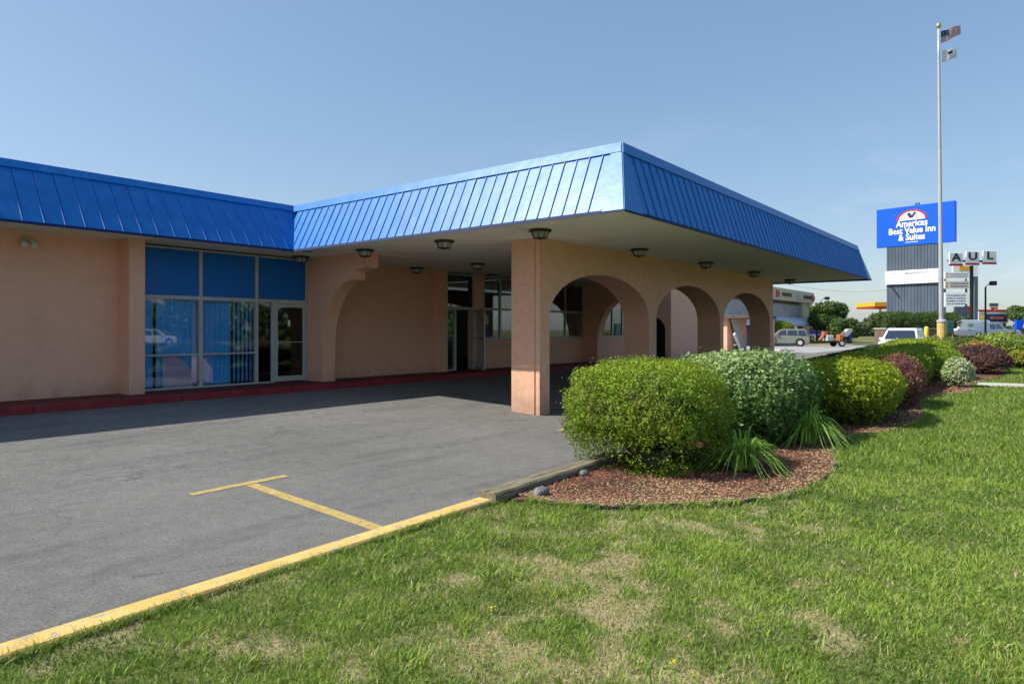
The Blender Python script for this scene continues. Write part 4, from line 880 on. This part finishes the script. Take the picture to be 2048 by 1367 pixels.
# white pickup
PP_ = [(-2.7,.45),(-2.72,.98),(-.9,1.0),(-.75,1.05),(-.6,1.7),(.45,1.72),(1.05,1.15),(2.35,1.05),(2.6,.9),(2.62,.5),(2.4,.35),(-2.6,.35)]
p = at(1975, 63); pt, bd = vehicle('pickup_truck', (p.x, p.y, .6), -YAW+.12, 'car_white', PP_, .95, 1.08, [[(-.62,1.12),(-.5,1.58),(.05,1.6),(.05,1.12)],[(.12,1.12),(.12,1.6),(.42,1.6),(.82,1.12)]], 5.2, (-1.7, 1.7), 'white pickup truck in front of the work van', 'truck', wr=.38)
slab(pt, 'windscreen', [(1.0,-.76,1.18),(1.0,.76,1.18),(.5,.66,1.66),(.5,-.66,1.66)], 'car_glass', (.012,0,.012))
f = MB(); f.box(-2.6,-.95,-.8,.8,.98,1.003); put('truck_bed', f, 'black_metal', pt); f = MB(); f.box(2.6,2.7,-.9,.9,.42,.62); put('bumper', f, 'chrome', pt)
mb = MB(); qs = [at(1893, 58), at(2075, 58), at(2075, 84), at(1893, 84)]; mb.prism([(v.x, v.y, 0) for v in qs], (0, 0, .6)); struct('raised_lot', mb, 'lot_light')
# trailer with compact machine (orange boom, engine block, white-rimmed wheel)
p = at(1668, 67); tr_ = empty('utility_trailer', (p.x, p.y, 0), -YAW, 'low trailer carrying orange and grey machinery on the yellow-edged lot', 'trailer')
f = MB(); f.box(-1.6,1.2,-.8,.8,.45,.58); f.tube([(-1.6,0,.5),(-2.3,0,.42)], .05, 6); put('deck', f, 'black_metal', tr_)
for s in (-1, 1): wheel(tr_, .35, s*.9, .33)
f = MB(); f.bbox(-.9,-.2,-.45,.45,.58,1.15,.08); put('engine_cover', f, 'car_silver', tr_)
f = MB(); f.tube([(-1.5,0,.62),(-1.1,0,1.0),(-.9,.1,1.35)], [.12,.16,.10], 8); f.bbox(-1.15,-.75,-.3,.3,1.1,1.5,.05); put('control_pod', f, 'orange', tr_)
f = MB(); f.tube([(.55,-.3,.6),(.7,-.3,1.3),(.9,-.2,1.45)], .12, 8); f.bbox(.35,.75,-.4,.4,.58,1.2,.05); put('winch', f, 'orange', tr_)
f = MB(); f.prism([(.7,-.35,1.1),(1.3,-.35,1.75),(1.65,-.35,1.78),(1.65,-.35,1.55),(1.2,-.35,1.0)], (0,.7,0)); put('hood', f, 'car_silver', tr_)
f = MB(); f.bbox(1.35,1.65,-.32,.32,.3,1.55,.04); put('tool_box', f, 'navy', tr_)
# box truck far behind
p = at(1627, 98); bt = empty('box_truck', (p.x, p.y, 0), -YAW+.3, 'white box truck with red and blue lower band by the round tree', 'truck')
f = MB(); f.bbox(-1.9,1.1,-1,1,.9,2.9,.05); put('cargo_box', f, 'white', bt); f = MB(); f.bbox(1.15,2.2,-.95,.95,.5,2.0,.1); put('cab', f, 'red', bt)
f = MB(); f.box(-1.91,1.0,-1.012,-1.003,1.1,1.5); put('stripe', f, 'sign_blue', bt); f = MB(); f.box(-1.91,1.0,-1.012,-1.003,1.5,1.95); put('stripe', f, 'orange', bt)
for x_ in (-1.1, 1.6):
    for s in (-1, 1): wheel(bt, x_, s*.9, .42)

# ------------------------------------------------------------------ flagpole and flags
D0 = 34; p = at(1883.5, D0); pt2 = at(1877, D0)
H0 = zat(58, D0); fp = empty('flagpole', (p.x, p.y, 0), 0, 'tall grey flagpole with gold ball rising from the bed', 'flagpole')
lean = pt2-p
f = MB(); f.tube([(lean.x*t/12, lean.y*t/12, H0*t/12) for t in range(13)], [.115-.06*t/12 for t in range(13)], 14); smooth(put('pole', f, 'pole', fp))
f = MB(); f.lathe([(.21, 0), (.21, 1.95), (.19, 2.0)], n=16); put('base', f, 'yellow_paint', fp)
f = MB(); f.lathe([(.21, 2.0), (.235, 2.02), (.235, 2.1), (.14, 2.16)], n=16); put('collar', f, 'pole', fp)
f = MB(); f.lathe([(.02, H0), (.09, H0+.05), (.125, H0+.16), (.09, H0+.27), (.02, H0+.31)], c=(lean.x, lean.y, 0), n=12); smooth(put('finial', f, 'gold', fp))
def flag(name, px0, py0, wpx, hpx, rise, mats, fmf, label, nx=39, ny=26, sag=0):
    x0 = at(px0, D0); W_ = wpx/FPX*D0; H_ = hpx/FPX*D0; z0 = zat(py0, D0); V = []; F_ = []; mi = []
    for i in range(nx+1):
        for j in range(ny+1):
            u = i/nx; v = j/ny; y = .035*math.sin(u*8+v*1.5)*(.3+u); z = -v*H_*(1-.25*u)+rise*H_*(u**1.3)-sag*H_*u*(1-u)+.03*math.sin(u*9+2)*u
            V.append((u*W_, y, z))
    for i in range(nx):
        for j in range(ny):
            a = i*(ny+1)+j; F_.append((a, a+1, a+ny+2, a+ny+1)); mi.append(fmf((i+.5)/nx, (j+.5)/ny))
    t = put(name, npmesh(name, np.array(V), np.array(F_), None, mats, np.array(mi)), None, loc=(x0.x, x0.y, z0)); t.rotation_euler = (0, 0, FACE); smooth(t)
    s = t.modifiers.new('thickness', 'SOLIDIFY'); s.thickness = .006; return tag(t, label, 'flag')
def us(u, v):
    if u < .4 and v < 7/13:
        a = (u/.4*11); b = (v/(7/13)*9); return 1 if (abs(a-round(a)) < .22 and abs(b-round(b)) < .28 and (round(a)+round(b)) % 2 == 0) else 2
    return 0 if int(v*13) % 2 == 0 else 1
flag('flag', 1882, 62, 40, 24, .55, ['cloth_red', 'cloth_white', 'cloth_blue'], us, 'red and white striped national flag with starred blue corner at the top of the pole')
def wf(u, v): 
    return 1 if (abs(u-.52) < .17 and .22 < v < .40-.6*abs(u-.52)+.1) else 0
flag('flag', 1885, 101, 29, 24, .22, ['cloth_white', 'cloth_blue'], wf, 'white flag with small blue emblem below the striped one', 30, 24)
p = at(1893, 36); f = MB(); f.bbox(-.12, .28, -.2, .2, 0, 2.1, .03); tag(put('utility_cabinet', f, 'teal', loc=(p.x, p.y, 0)), 'slim green utility cabinet just right of the flagpole base', 'cabinet')
bpy.data.objects['utility_cabinet'].rotation_euler = (0, 0, FACE)
p = at(1853, 46); bo = empty('bollard', (p.x, p.y, 0), 0, 'yellow bollard left of the flagpole', 'bollard'); f = MB(); f.lathe([(.14, 0), (.14, 1.75), (.12, 1.83), (.06, 1.87)], n=14); smooth(put('post', f, 'yellow', bo)); f = MB(); f.lathe([(.2, 0), (.2, .06), (.15, .08)], n=14); put('base', f, 'concrete', bo)

# ------------------------------------------------------------------ big roadside sign tower
A_ = at(1755, 62.6); B_ = at(1912, 57.9); dirn = (B_-A_); SW = dirn.length; rz = math.atan2(dirn.y, dirn.x); mid = (A_+B_)/2
sg = empty('motel_sign', (mid.x, mid.y, 0), rz, 'tall roadside sign with bright blue board on a ribbed grey tower', 'sign')
zb0, zb1 = zat(490, 60.3), zat(411.5, 60.3); f = MB(); f.bbox(-SW/2, SW/2, -.25, .25, zb0, zb1, .04); bd = put('sign_board', f, 'sign_blue', sg)
tx0 = -SW/2+SW*(.135); tx1 = -SW/2+SW*.80
zt0, zt1 = zat(539, 60.3), zb0-.01
def ribbed(z0, z1, name='tower_cladding'):
    f = MB(); f.box(tx0, tx1, -.18, .9, z0, z1); x_ = tx0+.1
    while x_ < tx1-.1: f.box(x_, x_+.09, -.215, -.181, z0+.01, z1-.01); x_ += .26
    return put(name, f, 'sign_grey', sg)
zr0, zr1 = zat(567, 60.3), zat(540, 60.3)
ribbed(zr1+.02, zb0-.02); ribbed(1.5, zr0-.02)
f = MB(); f.bbox(tx0-.05, tx1+.05, -.42, .5, zr0, zr1, .02); rb = put('reader_board', f, 'white', sg)
for s_, xx in (('C  A O', tx0+.17*(tx1-tx0)), ('BREAKFAST W/', tx0+.60*(tx1-tx0))):
    put('lettering', text(s_, .27, .01), 'navy', rb, (xx, -.43, zr1-.30))
f = MB(); f.prism([(tx0+.25, -.23, zr0-.05), (tx0+.4, -.23, zr0-.05), (tx0+1.2, -.23, zr0-1.25), (tx0+1.05, -.23, zr0-1.25)], (0, .04, 0)); put('brace', f, 'black_metal', sg)
cx = -.2; yf = -.262
def semi(r0, r1, zc, m_, yo, sx_=1.0):
    f = MB(); n = 28; P = [(cx+sx_*r1*math.cos(math.pi*k/n), yf-yo, zc+r1*math.sin(math.pi*k/n)) for k in range(n+1)]
    if r0 > 0: P += [(cx+sx_*r0*math.cos(math.pi*k/n), yf-yo, zc+r0*math.sin(math.pi*k/n)) for k in range(n, -1, -1)]
    m = n+1
    if r0 > 0:
        for k in range(n): f.prism([Vector(P[k]), Vector(P[k+1]), Vector(P[2*m-2-k]), Vector(P[2*m-1-k])], (0, -.01, 0))
    else: f.prism([Vector(q) for q in P], (0, -.01, 0))
    return put('emblem', f, m_, bd)
Hb = zb1-zb0; zc = zb0+Hb*.64
semi(0, Hb*.265, zc, 'white', 0, 1.35); semi(Hb*.225, Hb*.265, zc, 'red', .013, 1.35)
f = MB()
for a, b, wd in (((cx-.30, zc+.62), (cx-.02, zc+.22), .14), ((cx-.02, zc+.22), (cx+.30, zc+.68), .09)):
    d = Vector((b[0]-a[0], b[1]-a[1])).normalized(); n_ = Vector((-d.y, d.x))*wd; f.prism([Vector((a[0]-n_.x, yf-.02, a[1]-n_.y)), Vector((b[0]-n_.x, yf-.02, b[1]-n_.y)), Vector((b[0]+n_.x, yf-.02, b[1]+n_.y)), Vector((a[0]+n_.x, yf-.02, a[1]+n_.y))], (0, -.01, 0))
put('emblem', f, 'navy', bd)
for s_, dz, sz in (('Americas', .55, .80), ('Best Value Inn', .375, .78), ('& Suites', .20, .78)):
    put('lettering', text(s_, sz, .02, .022, .84), 'white', bd, (cx, yf-.012, zb0+Hb*dz))
f = MB(); f.box(cx-.5, cx+.5, yf-.01, yf+.001, zb0+Hb*.07, zb0+Hb*.085); put('lettering', f, 'white', bd)
f = MB(); f.box(.0, .35, -.1, .1, zb1+.005, zb1+.22); put('top_light', f, 'sign_grey', sg)
# planter and hedge at tower foot
p = at(1822, 57); pl = empty('planter', (p.x, p.y, 0), FACE, 'brown brick planter wall around the foot of the sign tower', 'planter')
f = MB(); f.bbox(-2.55, 2.6, -.9, 1.0, 0, 1.72, .03); put('wall', f, 'brown_brick', pl); f = MB(); f.box(-2.62, 2.67, -.97, 1.07, 1.72, 1.80); put('coping', f, 'concrete', pl)
p = at(1832, 56.5)
hd = empty('hedge', (p.x, p.y, 1.75), FACE, 'bushy green hedge growing in the planter under the sign tower', 'hedge')
n = 22000; s = RNG.uniform(-2.9, 3.3, n); a = RNG.uniform(-.5, math.pi+.5, n); base = np.stack([s, 0*s, a], 1); rr = 1+.13*nz3(base, 2.4, 3)+.1*nz3(base, 7, 4); dd = 1-.35*RNG.uniform(0, 1, n)
P = np.stack([s, np.cos(a)*.8*rr*dd, .55+np.sin(a)*.85*rr*dd], 1); V, F, T = leaf_cards(P, np.stack([0*s, np.cos(a), np.sin(a)], 1), .06, .55, RNG.uniform(0, 1, n), .7); put('foliage', npmesh('foliage', V, F, {'tint': T}), 'leaf_tree', hd)
f = MB(); f.box(-2.7, 3.1, -.45, .45, 0, .95); put('shade_core', f, 'core_shade', hd)  # dark filler box added to stop light inside the planter hedge

# ------------------------------------------------------------------ letter-box sign "A U L" on dark post, other panels
def sg_at(px0, px1, py0, py1, d, th, m_, name, parent=None, yo=0):
    """box facing the camera: returns builder for local coords with the empty at px 1943"""
    return
DS = 78; pc = at(1943, DS)
us_ = empty('letter_sign', (pc.x, pc.y, 0), FACE+.12, 'white letter boxes reading A U L with red undersides on a dark post', 'sign')
X_ = lambda px: (px-1943)/FPX*DS
f = MB(); f.bbox(-.14, .14, -.14, .14, 0, zat(531, DS), .02); f.box(X_(1892), X_(1997), .0, .12, zat(524, DS), zat(520, DS)); put('post', f, 'black_metal', us_)
for ch, x0, x1, y0, y1 in (('A', 1893, 1922, 506, 532), ('U', 1929, 1958, 503, 530), ('L', 1966, 1996, 501, 528)):
    f = MB(); f.bbox(X_(x0), X_(x1), -.16, -.01, zat(y1, DS)+.22, zat(y0, DS), .03); bx_ = put('letter_box', f, 'white', us_)
    put('letter', text(ch, 1.25, .02, .035, 1.35), 'black_metal', bx_, ((X_(x0)+X_(x1))/2, -.175, (zat(y0, DS)+zat(y1, DS))/2+.18))
    f = MB(); f.box(X_(x0), X_(x1), -.17, -.0, zat(y1, DS), zat(y1, DS)+.215); put('base_strip', f, 'red', bx_)
def panel_sign(name, d, rects, posts, label, rz=FACE, cat='sign'):
    """rects: (px0,px1,py0,py1,material,proud)"""
    c = (rects[0][0]+rects[0][1])/2; p = at(c, d); t = empty(name, (p.x, p.y, 0), rz, label, cat); X = lambda px: (px-c)/FPX*d
    for px0, px1, py0, py1, m_, pr in rects:
        f = MB(); f.box(X(px0), X(px1), -.12-pr, .1-pr*.01, zat(py1, d), zat(py0, d)); put('panel', f, m_, t)
    for px, ptop, wd in posts:
        f = MB(); f.box(X(px)-wd, X(px)+wd, .11, .11+2*wd, -.05, zat(ptop, d)); put('post', f, 'sign_grey', t)
    return t, X
def dashes(t, X, d, px0, px1, py0, py1, rows, m_, pr, seed):
    rs = random.Random(seed); f = MB()
    for r_ in range(rows):
        y0 = py0+(py1-py0)*(r_+.25)/rows; y1 = py0+(py1-py0)*(r_+.75)/rows; x = px0
        while x < px1-1:
            w2 = rs.uniform(.8, 3.2); f.box(X(x), X(min(px1, x+w2)), -.125-pr, -.121-pr, zat(y1, d), zat(y0, d)); x += w2+rs.uniform(.6, 1.4)
    put('print', f, m_, t, kind='stuff')
t, X = panel_sign('price_sign', 84, [(1905, 1955, 531, 553, 'white', 0), (1917, 1942, 532, 541, 'amber', .03)], [(1952, 531, .14)], 'white and amber filling-station sign behind the dark post')
f = MB(); f.box(X(1948), X(1955), -.1, .1, -.05, zat(553, 84)); put('post', f, 'sign_grey', t)
t, X = panel_sign('shop_sign', 74, [(1889, 1937, 544, 557, 'white', 0)], [(1892, 556, .06), (1934, 556, .06)], 'white sign panel with pink and grey print, upper of the stack beside the flagpole')
dashes(t, X, 74, 1890, 1896, 545, 556, 2, 'red', 0, 1); dashes(t, X, 74, 1898, 1934, 546, 555, 2, 'sign_grey', 0, 2)
t, X = panel_sign('shop_sign', 73.5, [(1889, 1937, 562, 577, 'sign_cream', 0)], [(1890, 576, .06), (1935, 576, .06)], 'cream sign panel with red and grey print, middle of the stack')
dashes(t, X, 73.5, 1890, 1896, 564, 576, 2, 'red', 0, 3); dashes(t, X, 73.5, 1900, 1934, 564, 575, 2, 'sign_grey', 0, 4)
t, X = panel_sign('reader_sign', 73, [(1889, 1936, 585, 608, 'white', 0), (1889, 1926, 608, 613, 'white', 0)], [(1891, 584, .06), (1934, 584, .06)], 'white board with four rows of small grey print, lowest of the stack')
dashes(t, X, 73, 1892, 1930, 588, 610, 4, 'sign_grey', 0, 5)
t, X = panel_sign('fuel_price_sign', 88, [(1908, 1946, 612, 634, 'sign_grey', 0), (1931, 1942, 613, 626, 'red', .03), (1931, 1942, 628, 634, 'green', .03)], [(1912, 634, .1), (1943, 634, .1)], 'grey price board with a red and a green square low behind the dark post')
# billboard and shop front at right
t, X = panel_sign('roadside_shop', 122, [(1956, 2016, 622, 645, 'white', 0), (1958, 2012, 628, 643, 'navy', .1), (1956, 2014, 619, 623, 'red', .12), (1959, 1968, 629, 638, 'yellow', .15), (1979, 1988, 633, 638, 'orange', .15), (1991, 2006, 633, 638, 'orange', .15)], [(1960, 645, .2), (2010, 645, .2)], 'low white shop front with navy band and orange marks behind the street lamp', cat='building')
f = MB(); f.box(X(1957), X(2015), .2, 8, -.05, zat(622, 122)); put('wall', f, 'white', t)
t, X = panel_sign('shop_sign', 140, [(1979, 1996, 606, 613, 'sign_grey', 0), (1981, 1995, 614, 618, 'red', 0)], [(1987, 618, .15)], 'small distant grey and red sign above the low shop front')
t, X = panel_sign('banner_sign', 52, [(2031, 2062, 639, 658, 'sign_blue', 0)], [(2033, 658, .04), (2060, 658, .04)], 'bright blue banner sign at the right edge of the view')
f = MB(); f.prism([(X(2043), -.13, zat(655, 52)), (X(2056), -.13, zat(655, 52)), (X(2052), -.13, zat(646, 52)), (X(2046), -.13, zat(646, 52))], (0, -.01, 0)); put('emblem', f, 'white', t)
# street lamps
def street_lamp(px, d, ptop, label, dx=.9):
    p = at(px, d); z = zat(ptop, d); t = empty('street_lamp', (p.x, p.y, 0), FACE, label, 'street lamp', 'lot street lamps')
    f = MB(); f.tube([(0, 0, 0), (0, 0, z-.35), (dx*.35, 0, z-.05), (dx*.6, 0, z)], [.09, .07, .05, .05], 8); put('pole', f, 'black_metal', t)
    f = MB(); f.bbox(dx*.5, dx*1.0, -.2, .2, z-.2, z+.18, .03); put('lamp_head', f, 'black_metal', t); return t
street_lamp(1971, 60, 566, 'black street lamp with square head in front of the work van')
street_lamp(1642, 92, 596, 'distant street lamp poking out above the round tree', 1.1)
# gas-station canopy
p = at(1757, 112); gc = empty('fuel_canopy', (p.x, p.y, 0), FACE, 'yellow and red edged filling station canopy left of the grey tower', 'canopy')
f = MB(); f.box(-1.7, 3.5, -2, 4, zat(613, 112), zat(605, 112)); put('fascia', f, 'amber', gc); f = MB(); f.box(-1.6, 3.5, -2.02, 4, zat(616.5, 112), zat(613, 112)-.005); put('fascia', f, 'red', gc, label='red lower band')
for x_ in (.8, 3.0):
    f = MB(); f.box(x_-.15, x_+.15, .8, 1.1, -.05, zat(617, 112)); put('column', f, 'white', gc)

# ------------------------------------------------------------------ neighbouring buildings
# stucco block past the canopy with dark archway on its side
nb = empty('stucco_block', (30, 14.1, 0), 0, 'plain salmon stucco block with a dark archway, seen through the second arch', 'building')
f = MB(); f.box(.0, 6.2, 0, 6, 0, 4.2); put('wall', f, 'stucco', nb); f = MB(); f.box(-2.6, 6.6, -.1, 14, 4.2, 4.4); put('roof', f, 'lot_light', nb)  # roof also runs over the open gap, added to shade the block's side
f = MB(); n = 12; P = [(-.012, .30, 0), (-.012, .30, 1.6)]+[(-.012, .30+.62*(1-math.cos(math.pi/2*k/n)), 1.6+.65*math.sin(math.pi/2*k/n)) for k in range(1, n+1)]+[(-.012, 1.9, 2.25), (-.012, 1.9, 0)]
f.prism([Vector(q) for q in P], (.008, 0, 0)); mat('arch_shade', (.004, .005, .008), (.006, .007, .01), 1, .9); put('archway', f, 'arch_shade', nb)  # flat near-black sheet, the passage's darkness put into colour
# low outbuilding with stair seen through the third arch
p = at(1478, 47); ob = empty('outbuilding', (p.x, p.y, 0), 0, 'low orange stucco lean-to with grey stair panel, seen through the third arch', 'building')
f = MB(); f.box(-2.2, 1.5, 0, 3, 0, 2.42); put('wall', f, 'stucco', ob); f = MB(); f.box(1.5, 2.6, -1.6, -1.2, 0, 2.42); put('pier', f, 'stucco', ob)
f = MB(); f.box(-2.6, 2.7, -1.7, 3.2, 2.42, 2.60); put('roof', f, 'brown_brick', ob)
f = MB(); f.prism([(-2.0, -.3, 2.4), (-1.2, -.3, 2.4), (.4, -.3, .2), (-.6, -.3, .2)], (0, .12, 0)); put('stair_panel', f, 'siding', ob)
f = MB(); f.prism([(-2.1, -.45, 1.3), (-1.9, -.45, 1.45), (-.4, -.45, 0), (-.7, -.45, 0)], (0, .1, 0)); put('handrail', f, 'white', ob)
# tan restaurant with stone cladding
V0 = 25.5; rb_ = empty('restaurant', (82, V0, 0), 0, 'tan flat-roofed restaurant with fieldstone wall and pale awning beyond the arcade', 'building')
z1, z0 = 6.75, 5.30
f = MB(); f.box(-16, 17.5, 0, 9, z0, z1); put('parapet', f, 'tan', rb_); f = MB(); f.box(-15, 13.3, .8, 8.5, 0, z0-.01); put('wall', f, 'fieldstone', rb_)
f = MB(); f.box(13.31, 16.6, .4, 3.0, 0, z0-.01); f.box(16.0, 17.4, .2, 3.0, z0-.5, z0-.012); put('pier', f, 'tan', rb_)
f = MB(); f.prism([(-14, .75, 3.3), (-14, -.9, 2.45), (-14, -.9, 2.15), (-14, .75, 2.15)], (27.2, 0, 0)); put('awning', f, 'awning', rb_)
f = MB(); f.box(6, 12.5, .72, .79, .3, 2.1); put('window', f, 'glass_dark', rb_)
f = MB(); f.box(-15, 12.8, .70, .79, z0-.35, z0-.05); put('trim', f, 'brown_brick', rb_)
rs = random.Random(4); f = MB(); x_ = 3.0
for x0, x1 in ((3.2, 7.2), (12.4, 16.2)):
    x_ = x0
    while x_ < x1: w2 = rs.uniform(.2, .5); f.box(x_, x_+w2, -.05, -.005, z0+.5, z0+.95); x_ += w2+.12
put('sign_print', f, 'brown_brick', rb_, kind='stuff')
for x0 in (.8, 16.4):
    f = MB(); f.prism([(x0, -.07, z0+.3), (x0+1.1, -.07, z0+.3), (x0+1.5, -.07, z0+.75), (x0+1.0, -.07, z0+1.15), (x0, -.07, z0+1.15)], (0, .06, 0)); put('emblem', f, 'red', rb_)
f = MB(); f.box(9.3, 10.9, -.06, -.005, z0+.25, z0+1.2); put('sign_panel', f, 'siding', rb_)
# yellow kerbs in the far lot
mb = MB()
for a, b, d in ((1596, 1705, 73),):
    p, q = at(a, d), at(b, d); mb.prism([(p.x, p.y, 0), (q.x, q.y, 0), (q.x+.5, q.y+.4, 0), (p.x+.5, p.y+.4, 0)], (0, 0, .14))
struct('kerb', mb, 'yellow_paint')
p = at(1650, 76); mb = MB(); q0, q1 = at(1596, 73.8), at(1790, 73.8); q2, q3 = at(1850, 100), at(1560, 100); mb.add([(v.x, v.y, .06) for v in (q0, q1, q2, q3)], [(0, 1, 2, 3)]); struct('verge', mb, 'far_ground')
mb = MB(); p, q = at(1560, 52), at(1590, 52); mb.prism([(p.x, p.y, 0), (q.x, q.y, 0), (q.x+1, q.y+1, 0), (p.x+1, p.y+1, 0)], (0, 0, .13)); struct('traffic_island', mb, 'concrete')

# ------------------------------------------------------------------ trees
def tree(px, d, h, r, label, m='leaf_tree', n=12000, size=.16, trunk=.3, xy=None, low=.5, k=0, squash=.8, group='trees beyond the lots', rag=.22):
    p = at(px, d) if xy is None else Vector((*xy, 0)); t = empty('tree', (p.x, p.y, 0), RNG.uniform(0, 6), label, 'tree', group)
    rs = random.Random(k+50); f = MB(); tz = h*trunk; f.tube([(0, 0, 0), (.05*r, .03*r, tz*.6), (0, 0, tz*1.3), (.05*r, 0, h*.75)], [.05*r+.1, .045*r+.06, .04*r+.04, .03], 8)
    cl = []
    for i in range(14):
        a = rs.uniform(0, 6.28); e = rs.uniform(-.35, 1.0); q = rs.uniform(.35, .72); c = Vector((math.cos(a)*r*q*(1-.4*max(e, 0)), math.sin(a)*r*q*(1-.4*max(e, 0)), tz+(h-tz)*(.42+.36*e))); cl.append(c)
        f.tube([(0, 0, tz*.95), tuple(c*.5+Vector((0, 0, tz*.4))), tuple(c)], [.03*r+.02, .02*r, .01*r], 5, False)
    put('trunk', f, 'bark', t); cl.append(Vector((0, 0, tz+(h-tz)*.5)))
    Ps = []; Ns = []
    for c in cl:
        m_ = n//len(cl); D = RNG.normal(size=(m_, 3)); D /= np.linalg.norm(D, axis=1)[:, None]; rr_ = r*rs.uniform(.34, .5)*(1+rag*nz3(D, 2.5, k)+rag*.6*nz3(D, 6, k+2)); u = RNG.uniform(.25, 1, m_)**.45
        Ps.append(np.array(c)+D*(rr_*u)[:, None]*np.array([1, 1, squash])); Ns.append(D)
    P = np.concatenate(Ps); P[:, 2] = np.maximum(P[:, 2], tz*.5); V, F, T = leaf_cards(P, np.concatenate(Ns), size, .6, RNG.uniform(0, 1, len(P)), .8); put('crown', npmesh('crown', V, F, {'tint': T}), m, t); return t
tree(1660, 88, zat(597, 88)-.1, 2.7, 'round dark green tree standing by the street lamp past the SUV', n=14000, size=.15, trunk=.12, k=1)
tree(1634, 97, 5.4, 1.8, 'small green tree partly hidden by the restaurant corner', n=6000, size=.17, k=2)
tree(1688, 84, 3.2, 1.9, 'low bushy tree right of the round tree', n=8000, size=.14, trunk=.1, k=9)
shr = empty('shrub', tuple(at(1562, 74)), 0, 'lime green bush behind the beige SUV', 'shrub'); crown('foliage', None, (1.9, 1.4, 2.6), 7000, .08, .6, ['leaf_lime'], parent=shr, tuft=.15); put('shade_core', core((1.9, 1.4, 2.6), 3), 'core_shade', shr)
rs = random.Random(9)
def treeline(px0, px1, d, h0, h1, label, m, n, seed, size=.5):
    r_ = np.random.default_rng(seed); u = r_.uniform(0, 1, n); px = px0+(px1-px0)*u; dd = d+r_.uniform(-8, 8, n); l = (px-1024)/FPX*dd
    pr = .5+.5*nz3(np.stack([px*.05, 0*px, 0*px], 1), 1.5, seed)+.25*nz3(np.stack([px*.05, 0*px, 0*px], 1), 6, seed+2); hh = h0+(h1-h0)*np.clip(pr, 0, 1.2); z = hh*r_.uniform(0, 1, n)**.8
    P = np.stack([dd*FW[0]+l*RT[0], dd*FW[1]+l*RT[1], z], 1); V, F, T = leaf_cards(P, np.tile([-.7, -.4, .5], (n, 1)), size, .6, r_.uniform(0, 1, n), .8)
    tag(put('woodland', npmesh('woodland', V, F, {'tint': T}), m), label, 'woodland', kind='stuff')
treeline(1640, 1800, 190, 2.0, 6.5, 'hazy grey-green scrub on the horizon left of the sign tower', 'leaf_far', 16000, 3, .35)
r_ = np.random.default_rng(8); n = 9000; X = r_.uniform(-70, 110, n); P = np.stack([X, r_.uniform(-78, -70, n), r_.uniform(0, 1, n)*(7+2.5*nz3(np.stack([X, 0*X, 0*X], 1), .12, 2))], 1); V, F, T = leaf_cards(P, np.tile([0, .7, .6], (n, 1)), .7, .6, r_.uniform(0, 1, n), .8)
tag(put('woodland', npmesh('woodland', V, F, {'tint': T}), 'leaf_tree'), 'unseen tree belt added behind the viewer to darken the window reflections', 'woodland', kind='stuff')  # trees added out of view so the glass reflects dark
treeline(1540, 2160, 330, 2.0, 7.5, 'far low belt of trees along the horizon', 'leaf_far', 26000, 5, .7)
tree(2046, 120, 6.1, 3.2, 'dark green tree at the right edge behind the blue banner', n=9000, size=.22, k=4)
tree(2078, 118, 6.5, 3.4, 'large tree just outside the right edge', n=5000, size=.25, k=6)
tree(1772, 98, 4.6, 2.2, 'small green tree left of the planter', n=6000, size=.17, trunk=.2, k=7)
tree(1922, 100, 4.0, 2.0, 'small dark tree behind the work van', n=4000, size=.2, k=8)
for i, (x_, y_) in enumerate(((4, -58), (22, -62), (48, -66), (70, -60), (-20, -55))):
    tree(0, 0, 8+i % 3, 4.2, ['tall roadside tree behind the viewer, seen only as a reflection', 'second roadside tree behind the viewer, mirrored in the glass', 'third roadside tree behind the viewer, mirrored in the glass', 'fourth roadside tree behind the viewer, mirrored in the glass', 'leftmost roadside tree behind the viewer'][i], n=3500, size=.4, xy=(x_, y_), k=20+i, group='roadside trees behind the viewer')
# power line
f = MB(); a, b = at(1560, 130), at(1790, 150); pts = []
for i in range(13):
    t_ = i/12; q = a.lerp(b, t_); pts.append((q.x, q.y, 9.6+1.2*(2*t_-1)**2))
f.tube(pts, .02, 4); tag(put('power_line', f, 'black_metal'), 'thin overhead wire sagging past the canopy tip', 'wire')
# litter at the red kerb
f = MB()
for i in range(14):
    x_ = random.uniform(-.25, .25); y_ = random.uniform(-.08, .06); f.prism([(x_, y_, 0), (x_+.05, y_+.01, 0), (x_+.04, y_+.04, .015), (x_+.0, y_+.03, .01)], (0, 0, .006))
tag(put('dead_leaves', f, 'timber', loc=(1.55, 12.83, float(g(1.6, 12.8))+.004)), 'few dead leaves on the asphalt against the red kerb', 'leaves', kind='stuff')
